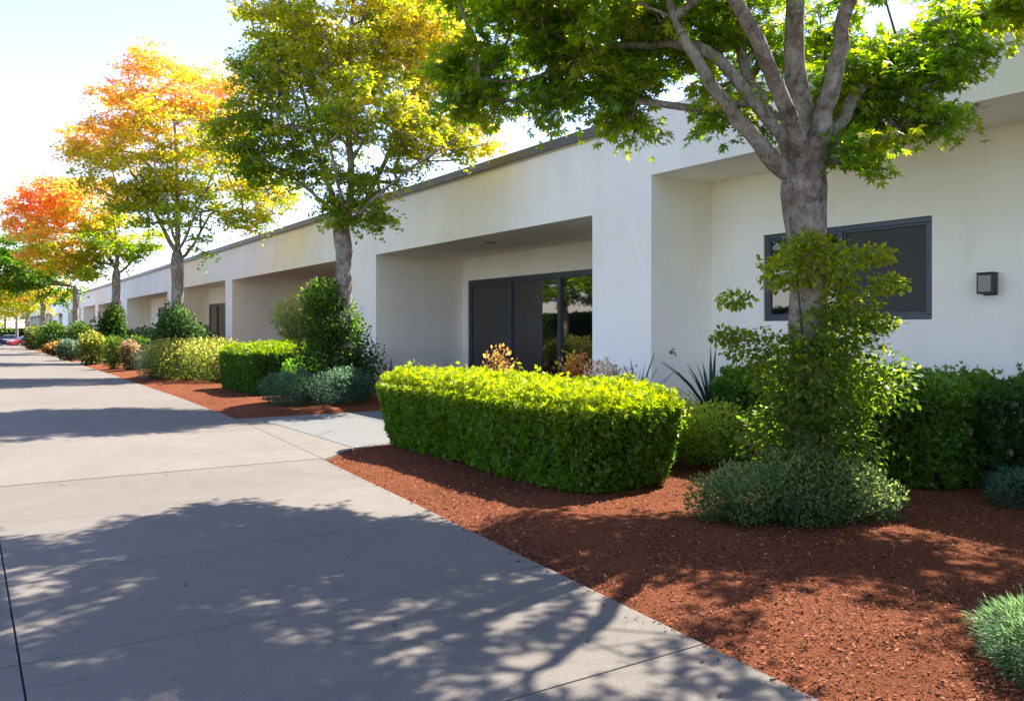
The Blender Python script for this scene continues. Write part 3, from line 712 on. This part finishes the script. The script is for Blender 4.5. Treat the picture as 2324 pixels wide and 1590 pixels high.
# second maple, yellow crown
r2 = np.random.default_rng(21)
make_tree('maple_tree', 'tall maple with golden yellow top in front of the pillar beside the glass doors', 17.2,
    [(772, 0, .22), (776, 800, .17), (780, 660, .155), (780, 610, .155), (782, 570, .165), (776, 540, .18), (775, 520, .17)],
    [[(770, 480, 0), (745, 420, .3), (715, 330, .5), (690, 220, .6), (660, 80, .8)], [(790, 500, 0), (800, 420, -.2), (790, 300, -.3), (795, 180, -.2), (800, 30, 0), (800, -120, .1)],
     [(805, 510, .2), (835, 450, .4), (880, 350, .6), (930, 250, .8), (980, 120, .8)], [(785, 490, -.3), (760, 380, -1), (730, 250, -1.6)], [(800, 500, -.3), (860, 440, -.8), (960, 360, -1.2), (1040, 320, -1.4)],
     [(765, 490, .2), (690, 420, .3), (600, 360, .4), (520, 320, .4)]],
    [(790, 40, 200, 150, 0, 2.2, 110), (640, 70, 85, 75, .3, 1.2, 26), (700, 180, 150, 90, .3, 1.8, 50), (920, 80, 140, 120, .4, 1.8, 60), (990, 60, 80, 70, .5, 1.2, 18), (1000, 230, 90, 90, .5, 1.4, 30),
     (1055, 315, 65, 45, .2, 1.0, 15), (960, 320, 90, 60, 0, 1.4, 24), (840, 250, 120, 80, -1.2, 1.2, 30), (720, 300, 110, 70, .2, 1.4, 28), (560, 290, 95, 65, .4, 1.0, 28),
     (590, 370, 70, 45, .3, .9, 14), (690, 385, 70, 35, .4, .9, 11), (810, 430, 62, 38, -.3, .7, 12), (850, 490, 32, 20, -.5, .4, 5), (765, 480, 40, 25, -.4, .4, 5), (780, -140, 150, 100, .2, 1.6, 40), (900, 400, 40, 25, -.6, .5, 4), (590, 180, 50, 50, .3, .8, 10)],
    r2, T_MAPLE3, .072, 91, .42, lambda h, lat, cl, o: .28 + .27 * h + .07 * cl + .06 * o + .10 * np.clip(lat / 3, -.6, 1), .15, GT, density=1.85, limb_r=[(.08, .02), (.10, .025), (.08, .02), (.06, .015), (.05, .012), (.05, .012)])
# third maple, orange and red
r3 = np.random.default_rng(33)
make_tree('maple_tree', 'wide maple with orange and red upper crown behind the clipped green box hedge', 27.0,
    [(398, 0, .26), (400, 760, .2), (402, 690, .185), (404, 640, .18), (402, 610, .20), (402, 590, .2)],
    [[(390, 560, .3), (350, 480, .6), (310, 400, 1), (250, 330, 1.2)], [(404, 560, 0), (404, 450, -.2), (400, 330, -.2), (390, 220, 0)], [(415, 590, .2), (450, 540, .5), (475, 480, .8), (560, 440, 1)],
     [(398, 550, -.5), (370, 440, -1.4), (340, 330, -2)], [(412, 560, -.5), (470, 420, -1.4), (520, 330, -1.8)]],
    [(370, 190, 90, 80, 0, 1.8, 40), (300, 260, 80, 70, .4, 1.6, 30), (215, 320, 75, 40, .6, 1.4, 20), (420, 300, 140, 90, 0, 2.6, 62), (300, 390, 130, 70, -.3, 2.2, 46), (200, 340, 50, 30, .2, .8, 8),
     (480, 400, 130, 70, -.2, 2.2, 44), (600, 450, 70, 45, .2, 1.4, 22), (560, 500, 50, 30, 0, 1, 9), (400, 480, 120, 45, -.5, 1.8, 26), (320, 460, 70, 45, -.3, 1.4, 15), (490, 170, 60, 40, .5, 1, 10), (520, 250, 80, 70, .4, 1.4, 20), (455, 560, 22, 18, 0, .4, 3), (270, 210, 25, 25, .3, .5, 4), (330, 130, 25, 20, 0, .4, 3)],
    r3, T_MAPLE3, .088, 84, .56, lambda h, lat, cl, o: .24 + .52 * h + .08 * cl + .06 * o + .16 * np.clip(np.abs(lat) / 4, 0, 1) - .04, .17, GT, twigs=False, density=1.85, limb_r=[(.09, .02), (.11, .025), (.07, .02), (.06, .015), (.06, .015)])
r4 = np.random.default_rng(44)
make_tree('maple_tree', 'maple with pinkish red crown top, fourth along the building from the big window', 38.5,
    [(262, 0, .24), (263, 700, .19), (264, 660, .18), (264, 625, .19)],
    [[(250, 590, .4), (225, 540, .8), (190, 500, 1)], [(266, 590, 0), (262, 520, 0), (250, 450, 0)], [(275, 620, .2), (300, 590, .5), (340, 575, .8)]],
    [(130, 440, 75, 38, .2, 1.6, 36), (90, 480, 62, 50, .2, 1.6, 34), (60, 500, 40, 40, 0, 1, 14), (200, 470, 90, 60, 0, 2.4, 46), (170, 550, 110, 55, -.3, 2.4, 50), (280, 530, 75, 55, 0, 2, 32), (110, 580, 60, 40, 0, 1.6, 18), (320, 575, 42, 24, .2, 1, 10), (200, 600, 60, 25, -.4, 1.4, 14)],
    r4, T_MAPLE3, .122, 84, .66, lambda h, lat, cl, o: .24 + .38 * h + .09 * cl + .06 * o + .26 * np.clip(-lat / 3, -.3, 1), .17, GT, twigs=False, density=1.4, limb_r=[(.10, .03), (.12, .03), (.08, .02)])
names = [('dark green maple, fifth along the building from the big window', 172, 52, .0, .12), ('orange and green maple, sixth along the building from the big window', 97, 68, .38, .3),
         ('yellowish maple, seventh along the building from the big window', 62, 80, .42, .25)]
lob5 = [[(60, 620, 60, 45, 0, 2, 40), (20, 600, 50, 50, 0, 2, 30), (120, 640, 60, 35, 0, 2, 26), (40, 560, 50, 30, 0, 1.6, 18), (170, 610, 45, 30, 0, 1.6, 14)],
        [(60, 650, 55, 30, 0, 2.4, 36), (20, 640, 40, 30, 0, 2, 20), (120, 660, 40, 22, 0, 2, 18), (20, 690, 40, 22, 0, 2, 16)],
        [(30, 660, 45, 28, 0, 2.4, 30), (70, 690, 35, 18, 0, 2, 16), (0, 690, 30, 24, 0, 2, 14)]]
for (lb, px, d, c0, c1), lo in zip(names, lob5):
    make_tree('maple_tree', lb, d, [(px, 0, .24), (px, HY - .8 * FPX / d, .19), (px + 1, HY - 1.8 * FPX / d, .18), (px, HY - 2.4 * FPX / d, .18)],
        [], lo, r4, T_OVAL, .2, 112, .8, lambda h, lat, cl, o, c0=c0, c1=c1: c0 + c1 * h + .12 * cl, .17, GT, twigs=False, trunk_n=8)
# slim trunks farther on
rf = np.random.default_rng(8)
def row_tree(px, X, lb):
    u = (px - CX) / FPX; d = X / (math.sin(YAW) + u * math.cos(YAW)); y = d * (math.cos(YAW) - u * math.sin(YAW))
    make_tree('maple_tree', lb, d, [(px, 0, .2), (px, HY - 1 * FPX / d, .16), (px, HY - 2 * FPX / d, .15)], [],
        [(px - 5, HY - 4.4 * FPX / d, 2.9 * FPX / d, 1.7 * FPX / d, 0, 2.6, 46)], rf, T_OVAL, .34, 46, .8, lambda h, lat, cl, o: .22 + .35 * h + .14 * cl, .15, GT, twigs=False, trunk_n=8, basez=ground_z(y))
row_tree(38, 5.6, 'small maple, eighth along the building from the big window')
row_tree(12, 5.4, 'small maple, last of the row beside the parking lot')
# trees across the lawn on the far side of the path (seen mirrored in the glass doors)
def copy_tree(o, parent=None):
    c = o.copy(); COL.objects.link(c); c.parent = parent
    if parent is not None: c.matrix_parent_inverse = Matrix.Identity(4)
    for ch in list(o.children): copy_tree(ch, c)
    return c
GL = 'evergreen trees on the lawn across the path'
rl = np.random.default_rng(61)
src = make_tree('lawn_tree', 'dense green tree standing on the lawn across the path', 30, [(1162, 0, .28), (1162, 640, .22), (1162, 560, .2)], [],
    [(1162, 380, 230, 170, 0, 3.4, 120), (1162, 560, 200, 80, 0, 3.0, 60), (1162, 250, 130, 90, 0, 2, 30)], rl, T_OVAL, .26, 70, .7, lambda h, lat, cl, o: .20 + .12 * h + .10 * cl, .2, GL, twigs=False, basez=-.09)
src.location = (-9.5, 30, -.09)
for k, (x, y) in enumerate([(-8.5, 38), (-10, 46.5), (-8.8, 55), (-10, 64), (-9, 22)]):
    c = copy_tree(src); c.location = (x, y, -.09); c.rotation_euler = (0, 0, 1.3 * k + .6)
# tree line behind the parking lot
GB = 'trees behind the parking lot'
lbl = 'green tree standing behind the parking lot'
for k, (x, y, s) in enumerate([(-6, 168, 1.1), (3, 164, .9), (12, 172, 1.2), (-16, 175, 1.3), (22, 190, 1.2)]):
    c = copy_tree(src); c.location = (x, y, -.7); c.rotation_euler = (0, 0, 2.1 * k + .3); c.scale = (s, s, s * .8); c.name = 'background_tree'; tag(c, lbl, 'tree', GB)


# ------------------------------------------------------------------ hedges and shrubs
rh = np.random.default_rng(71)
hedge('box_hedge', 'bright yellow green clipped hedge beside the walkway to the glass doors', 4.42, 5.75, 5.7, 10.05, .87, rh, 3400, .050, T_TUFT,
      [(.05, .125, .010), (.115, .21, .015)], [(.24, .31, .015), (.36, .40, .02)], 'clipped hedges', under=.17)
hedge('box_hedge', 'small clipped green box hedge between the second maple and the pale variegated shrub', 5.35, 7.6, 18.6, 21.6, 1.05, rh, 1500, .06, T_TUFT,
      [(.035, .10, .010), (.07, .16, .015)], [(.16, .25, .015), (.26, .32, .02)], 'clipped hedges', under=.06)
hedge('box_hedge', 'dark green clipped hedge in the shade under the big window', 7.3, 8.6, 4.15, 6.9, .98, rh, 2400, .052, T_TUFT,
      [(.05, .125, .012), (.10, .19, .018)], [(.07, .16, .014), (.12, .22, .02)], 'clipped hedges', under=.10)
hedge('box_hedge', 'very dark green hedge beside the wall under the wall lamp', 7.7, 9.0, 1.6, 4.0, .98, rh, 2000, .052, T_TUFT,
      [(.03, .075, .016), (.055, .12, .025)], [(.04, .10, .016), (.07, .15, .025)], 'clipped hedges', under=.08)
PAL_IVY = [(.045, .085, .012), (.075, .125, .014), (.12, .165, .018), (.24, .26, .02)]
PAL_GREY = [(.06, .095, .038), (.105, .15, .06), (.18, .22, .085)]
PAL_BLUE = [(.03, .07, .045), (.05, .10, .07), (.075, .13, .085)]
PAL_LIME = [(.07, .12, .016), (.16, .22, .03), (.28, .32, .05)]
PAL_VAR = [(.06, .09, .02), (.13, .155, .035), (.24, .23, .06)]
PAL_DARK = [(.022, .05, .012), (.038, .075, .016), (.06, .10, .02)]
PAL_RED = [(.06, .06, .02), (.17, .09, .035), (.30, .17, .06)]
def by_px(px, py_base, x0=None):
    return on_ground(px, py_base)
rs = np.random.default_rng(99)
T_NEEDLE = (np.array([(0, 0, 0), (.4, -.06, .02), (1, 0, -.05), (.4, .06, .02)]), np.array([(0, 1, 2, 3)]))
# shrub clasping the nearest maple's trunk
b = on_ground(1832, 1149); k = b[2]
shrub('climbing_shrub', 'leafy climbing shrub with yellow tips wrapped around the trunk of the maple by the window', (b[0] - .18, b[1] - .16, 0.0),
      [(0, 0, .58, .54, .5, .42, 5.5), (.04, 0, 1.10, .50, .44, .36, 5), (.22, -.10, 1.48, .34, .32, .22, 1.8), (.27, -.13, 1.72, .25, .24, .18, .9), (-.20, .10, 1.98, .20, .2, .14, .7), (.16, -.06, 2.06, .28, .26, .20, 1.2), (-.34, .22, 1.35, .3, .26, .16, .8), (-.02, 0, 2.2, .17, .2, .10, .5),
       (.5, -.3, 1.05, .3, .28, .3, 1.0), (.46, -.3, 2.12, .18, .12, .07, .35), (.56, -.36, 1.88, .2, .12, .07, .4), (.5, -.3, 1.56, .2, .12, .06, .35), (-.5, .34, 1.75, .16, .12, .06, .25), (-.55, .36, 1.45, .2, .12, .06, .3)],
      rs, 13000, .054, T_OVAL, PAL_IVY, 'climbing shrub', None, .45, .75, stems=8, tipup=.1, jit=.5)
shrub('grey_green_shrub', 'low fine leaved grey green shrub at the foot of the nearest maple', on_ground(1812, 1185),
      [(-.36, .14, .22, .38, .34, .23, 3), (.22, -.22, .25, .36, .34, .27, 3), (-.05, 0, .30, .34, .32, .27, 2), (-.62, .3, .2, .2, .2, .18, .6), (.5, -.36, .18, .2, .2, .17, .7), (-.15, -.22, .16, .26, .22, .16, .9), (.1, -.05, .46, .16, .16, .14, .5)], rs, 22000, .032, T_OVAL, PAL_GREY, 'shrub', 'low grey green shrubs', 0, .6, stems=7, tipup=.45, lumpf=3)
shrub('lime_shrub', 'loose light green shrub between the bright clipped hedge and the nearest maple', on_ground(1625, 1062),
      [(0, 0, .36, .55, .5, .34, 3), (-.45, .25, .42, .5, .45, .36, 3), (-.85, .3, .45, .35, .4, .34, 1.6)], rs, 12000, .042, T_OVAL, PAL_LIME, 'shrub', None, 0, .6, stems=7, lumpf=3)
b = on_ground(1560, 1000)
shrub('variegated_shrub', 'small yellow flecked shrub tucked behind the end of the bright clipped hedge', (6.55, 7.55, 0), [(0, 0, .5, .42, .5, .42, 1)], rs, 4200, .045, T_OVAL, PAL_LIME, 'shrub', None, 0, .6, stems=6)
# spiky blue-green juniper tufts at the right
b = on_ground(2455, 1585)
shrub('juniper_shrub', 'spiky blue green juniper growing on the open bark mulch', (b[0] + .08, b[1] + .12, 0), [(0, 0, .16, .27, .29, .20, 1)], rs, 13000, .04, T_NEEDLE, [(.035, .075, .045), (.06, .11, .06), (.10, .16, .075)], 'shrub', None, 0, .5, stems=5, tipup=.3, out=1.3, jit=.35)
b = on_ground(2330, 1165)
shrub('juniper_shrub', 'small bluish juniper in front of the very dark hedge', (b[0] + .1, b[1] + .1, 0), [(0, 0, .15, .26, .26, .18, 1)], rs, 3000, .04, T_NARROW, PAL_BLUE, 'shrub', None, 0, .5, stems=4, tipup=.3, out=1.2, jit=.35)
# strap-leaved plant against the wall
def strap_plant(name, label, base, n, ln, rng, col, w=.028, group=None, lean=.55, cat='plant'):
    root = empty(name, tuple(base)); tag(root, label, cat, group)
    m = simple(name + '_leaf_' + str(len(MATS)), col, .45, 0, 6, .3)
    for i in range(n):
        a = rng.uniform(0, 6.28); L = ln * rng.uniform(.6, 1.1); le = lean * rng.uniform(.15, 1.2)
        dr = np.array([math.cos(a), math.sin(a), 0]); sd = np.array([-math.sin(a), math.cos(a), 0]); V = []
        for q in range(6):
            t = q / 5; c = dr * (le * L * t ** 1.6) + Z3 * (L * t * (1 - .35 * le * t)); ww = w * (1 - t ** 2.2) + .001
            V += [c - sd * ww + Z3 * .0, c + dr * .006 - Z3 * .004, c + sd * ww]
        Fs = []
        for q in range(5):
            for s in range(2): i0 = q * 3 + s; Fs.append((i0, i0 + 1, i0 + 4, i0 + 3))
        mesh_obj('leaf', V, Fs, m, root)
    return root
strap_plant('yucca', 'dark strap leaved plant against the recess wall behind the clasping shrub', (9.1, 8.6, 0), 34, 1.25, rs, (.035, .07, .03), .035)
strap_plant('iris_clump', 'upright blade leaved clump in front of the pillar behind the bright hedge', (8.2, 9.2, 0), 16, 1.25, rs, (.07, .12, .06), .018)
def tall_plant(name, label, base, h, r, n, size, pal, tpl=T_OVAL, stems=5, cat='plant', group=None):
    return shrub(name, label, base, [(0, 0, h * .62, r, r, h * .36, 2), (rs.normal(0, r * .4), rs.normal(0, r * .4), h * .85, r * .6, r * .6, h * .18, 1)], rs, n, size, tpl, pal, cat, group, .1, .8, stems=stems)
tall_plant('nandina', 'reddish leaved nandina in front of the first glass door pane', (6.3, 9.95, 0), 1.24, .3, 480, .06, PAL_RED)
tall_plant('nandina', 'red and yellow nandina behind the hedge in front of the widest door pane', (7.2, 9.53, 0), 1.12, .32, 520, .06, [(.1, .1, .02), (.36, .12, .05), (.40, .30, .05)])
tall_plant('nandina', 'bronze leaved nandina next to the pillar behind the bright hedge', (7.3, 9.3, 0), 1.16, .26, 420, .06, [(.08, .05, .02), (.28, .10, .05), (.34, .17, .08)])
tall_plant('flowering_shrub', 'pale pink and white flowering shrub at the foot of the pillar', (7.2, 8.66, 0), 1.06, .34, 700, .06, [(.06, .10, .03), (.14, .15, .06), (.55, .40, .36)])
tall_plant('lavender_plant', 'purple tipped plant beside the pale flowering shrub', (7.3, 8.3, 0), 1.0, .26, 420, .06, [(.05, .07, .03), (.08, .10, .06), (.20, .15, .20)], T_NARROW)
tall_plant('dark_groundcover', 'dark leafy plant behind the bright clipped hedge near the walkway', (6.6, 9.9, 0), .92, .45, 900, .06, PAL_DARK)
strap_plant('agave', 'brown and grey strap leaved plant beside the recess wall by the glass doors', (8.6, 18.6, 0), 18, .95, rs, (.10, .085, .06), .03, lean=1.1)
strap_plant('agave', 'dry brown strap leaved plant standing at the pillar foot', (9.0, 17.2, 0), 14, 1.0, rs, (.13, .09, .05), .03, lean=1.2)
hedge('reflection_hedge', 'tall dark unseen hedge across the path, added to darken the door reflections', -12.6, -11.2, 26, 72, 2.6, rh, 120, .2, T_TUFT,
      [(.03, .07, .012), (.05, .10, .02)], [(.05, .11, .014), (.08, .15, .02)], 'clipped hedges', under=.03, zg=-.09)  # unseen hedge, added to block bright horizon in the mirrored doors
# second maple's companions
b = on_ground(765, 910)
shrub('climbing_shrub', 'tall dark green leafy shrub wrapped around the second maple trunk', (b[0] - .3, b[1] - .25, 0),
      [(0, 0, .9, .62, .62, .75, 4), (.05, 0, 1.65, .55, .55, .6, 4), (-.1, 0, 2.15, .42, .42, .38, 2), (.35, -.25, 1.2, .45, .4, .6, 1.6), (.45, -.3, .6, .5, .4, .5, 1.4)],
      rs, 10000, .085, T_OVAL, [(.025, .055, .012), (.04, .085, .014), (.07, .12, .018)], 'climbing shrub', None, .4, .6, stems=6)
b = on_ground(735, 925)
shrub('blue_shrub', 'low blue green shrub at the edge of the mulch below the second maple', (b[0], b[1] + .2, 0), [(-.45, .3, .36, .55, .5, .36, 2), (.4, -.2, .38, .62, .5, .38, 2)], rs, 9000, .06, T_NARROW, PAL_BLUE, 'shrub', 'low grey green shrubs', 0, .5, stems=6)
shrub('green_shrub', 'small bright green shrub between the box hedge and the low blue green shrub', (6.1, 17.6, 0), [(0, 0, .5, .45, .45, .4, 1)], rs, 3500, .07, T_OVAL, [(.03, .09, .01), (.06, .15, .014), (.10, .20, .02)], 'shrub', None, 0, .5)
b = on_ground(830, 905)
shrub('bare_shrub', 'sparse twiggy dark shrub between the second maple and the pillar', (b[0], b[1], 0), [(0, 0, .75, .45, .45, .6, 1)], rs, 800, .07, T_OVAL, [(.03, .05, .02), (.05, .08, .03)], 'shrub', None, 0, .9, stems=14)
shrub('drooping_shrub', 'tall pale drooping shrub in front of the shaded recess beyond the second maple', (8.75, 25.8, 0),
      [(0, 0, 2.1, .75, .8, .55, 3), (.2, .3, 1.5, .5, .5, .45, 1.4), (-.3, -.4, 1.7, .4, .4, .5, 1)], rs, 2600, .16, T_NARROW, [(.06, .10, .03), (.16, .20, .06), (.32, .33, .12)], 'shrub', None, .9, .7, stems=9, tipup=0)
# farther shrubs along the path edge
b = on_ground(400, 868)
shrub('variegated_shrub', 'rounded cream and yellow variegated shrub next to the small box hedge', (b[0] + .5, b[1] + .5, 0), [(.5, -1.0, .62, .95, .95, .62, 2), (-.15, .55, .62, .95, .95, .62, 2)], rs, 9000, .085, T_OVAL, PAL_VAR, 'shrub', None, 0, .45)
b = on_ground(338, 862)
shrub('grey_shrub', 'small silvery grey shrub at the path edge below the variegated shrub', (b[0] + .15, b[1] + .3, 0), [(0, 0, .5, .5, .5, .5, 1)], rs, 4000, .07, T_NARROW, [(.09, .12, .08), (.16, .19, .13), (.24, .26, .18)], 'shrub', None, 0, .5)
def far_shrub(name, label, x0, x1, yt, yb, pal, n, size, tpl=T_OVAL, group=None, cat='shrub'):
    d = FPX * EYE / (yb - HY); w = (x1 - x0) * d / FPX / 2; dd = d + w * .6; p = at_depth((x0 + x1) / 2, HY, dd)
    h = EYE + (HY - yt) / FPX * dd
    return shrub(name, label, (p[0], p[1], ground_z(p[1])), [(0, 0, h * .5, w, w, h * .5, 3), (rs.normal(0, w * .3), rs.normal(0, w * .3), h * .72, w * .6, w * .6, h * .3, 1)], rs, n, size, tpl, pal, cat, group, .1, .5, stems=4)
def wrap_shrub(label, px, d, r, h, pal, n, size):
    p = at_depth(px, HY, d)
    shrub('climbing_shrub', label, (p[0], p[1], 0), [(0, 0, h * .4, r, r, h * .4, 3), (.1, 0, h * .7, r * .75, r * .75, h * .3, 2), (rs.normal(0, .3), rs.normal(0, .3), h * .55, r, r * .8, h * .3, 1)], rs, n, size, T_OVAL, pal, 'climbing shrub', None, .2, .6, stems=5)
wrap_shrub('dark green shrub wrapped around the third maple trunk', 392, 26.7, .72, 2.25, [(.025, .055, .02), (.04, .08, .028), (.065, .11, .035)], 5600, .12)
wrap_shrub('dark upright shrub wrapped around the fourth maple trunk', 254, 38, .62, 2.6, PAL_DARK, 4400, .14)
far_shrub('golden_shrub', 'golden leaved shrub at the foot of the fourth maple', 178, 240, 758, 828, PAL_VAR, 3000, .12)
far_shrub('round_shrub', 'upright dull green shrub beside the pink flowering shrub', 235, 278, 765, 838, [(.04, .07, .015), (.08, .12, .02)], 2600, .11, T_NARROW)
far_shrub('pink_shrub', 'pink flowering shrub beside the upright dull green shrub', 278, 318, 775, 842, [(.06, .09, .03), (.16, .13, .07), (.30, .20, .16)], 2200, .10)
far_shrub('blue_shrub', 'bluish grey rounded shrub at the path edge beyond the golden shrub', 130, 186, 772, 818, [(.05, .08, .06), (.08, .12, .09)], 2400, .12)
far_shrub('dark_shrub', 'dark evergreen shrub in front of the fourth maple recess', 150, 212, 735, 808, PAL_DARK, 2400, .17)
far_shrub('leafy_shrub', 'green shrub behind the silvery grey shrub', 285, 345, 765, 838, PAL_DARK, 2400, .12)
far_shrub('reddish_shrub', 'tan and red shrub at the far bend of the path', 105, 145, 778, 806, PAL_RED, 1500, .15)
far_shrub('dark_shrub', 'dark shrub beside the trunk of the sixth maple', 88, 150, 735, 800, PAL_DARK, 2000, .2)
far_shrub('mixed_shrub', 'green and tan shrub at the far end of the planting bed', 58, 100, 742, 794, [(.05, .07, .02), (.12, .14, .04)], 1600, .22)
# upper row of planting against the far facade
GS = 'evergreen shrubs against the far facade'
for k, (x, y) in enumerate([(8.6, 38.5), (8.3, 48.5), (8.2, 57), (8.4, 66), (8.2, 78)]):
    shrub('facade_shrub', 'dark evergreen shrub against the far stretch of the facade', (x, y, 0), [(0, 0, .8, .9, .9, .8, 1)], rs, 1600, .16, T_OVAL, PAL_DARK, 'shrub', GS, 0, .5, stems=4)
hedge('far_hedge', 'long low green hedge at the back of the parking lot', -30, 34, 152, 154, 2.0, rs, 14, .55, T_TUFT, [(.05, .10, .015), (.08, .14, .02)], [(.09, .16, .02), (.12, .2, .03)], 'clipped hedges', under=.03, zg=-.66)
# fallen leaves on the paving
P = []; 
for (px, py) in [(1640, 1580), (1590, 1500), (1330, 1455), (420, 1330), (900, 1420)]:
    p = on_ground(px, py)
    if p[0] < edge_x(p[1]) - .03: P.append((p[0], p[1], .006))
P = np.array(P); k = len(P); a = rs.uniform(0, 6.28, k)
for i in range(k):
    V, Fa, C = leaves(np.zeros((1, 3)), np.array([[math.cos(a[i]), math.sin(a[i]), .05]]), np.array([[0, 0, 1.0]]), [.03], np.array([[.11, .08, .05]]), T_MAPLE3)
    V[:, 2] = np.abs(V[:, 2]) * .6 + .001
    o = np_mesh('fallen_leaf', V, Fa, M_leaf, None, C); o.location = P[i]; tag(o, 'dry brown fallen leaf lying on the concrete path', 'leaf', 'fallen leaves on the path')
# ------------------------------------------------------------------ cars on the far lot
def car(label, loc, rz, col):
    root = empty('parked_car', loc, rz); tag(root, label, 'car', None)
    paint = simple('paint_' + str(len(MATS)), col, .25, .3, 4, .05)
    prof = [(-2.15, .35), (-2.2, .62), (-2.1, .86), (-1.75, .93), (-1.1, .97), (.95, .95), (1.65, .86), (2.1, .72), (2.2, .5), (2.12, .3)]
    cab = [(-1.75, .93), (-1.35, 1.32), (-.85, 1.45), (.15, 1.45), (.55, 1.33), (1.15, .95)]
    def ext(pr, w0, w1, m, nm):
        n = len(pr); mb = MB(); zt = max(p[1] for p in pr); zb = min(p[1] for p in pr)
        ww = [w0 + (w1 - w0) * (p[1] - zb) / (zt - zb) for p in pr]
        mb.add([(x, -w, z) for (x, z), w in zip(pr, ww)] + [(x, w, z) for (x, z), w in zip(pr, ww)],
               [tuple(range(n)), tuple(range(2 * n - 1, n - 1, -1))] + [(i, n + i, n + (i + 1) % n, (i + 1) % n) for i in range(n)])
        return mb.build(nm, m, root, bevel=.03)
    ext(prof, .9, .86, paint, 'body'); ext(cab, .80, .60, M_glass, 'windows')
    mb = MB(); mb.box((-1.2, -.6, 1.44), (.3, .6, 1.475)); mb.build('roof', paint, root, bevel=.02)
    for x in (-1.35, 1.35):
        for s in (-1, 1):
            mb = MB(); mb.tube([(x, s * .72, .32), (x, s * .93, .32)], [.32, .32], 18); w = mb.build('wheel', M_dark, root)
            mb = MB(); mb.tube([(x, s * .925, .32), (x, s * .945, .32)], [.2, .19], 14); mb.build('rim', M_rim, w)
    for s in (-.65, .65):
        mb = MB(); mb.box((2.1, s - .18, .6), (2.21, s + .18, .72)); mb.build('headlight', M_rim, root, bevel=.02)
        mb = MB(); mb.box((-2.2, s - .18, .66), (-2.08, s + .18, .8)); mb.build('tail_light', simple('tail_lens', (.4, .02, .02), .3), root, bevel=.02)
car('red car parked at the end of the path', (6.6, 119.5, -.655), math.radians(200), (.45, .03, .025))
car('dark blue car parked at the end of the path', (2.2, 121, -.655), math.radians(185), (.02, .03, .06))
car('white car parked behind the red car', (4.6, 126.5, -.655), math.radians(175), (.75, .76, .76))
car('teal car parked behind the dark blue car', (7.6, 133, -.655), math.radians(170), (.10, .34, .42))
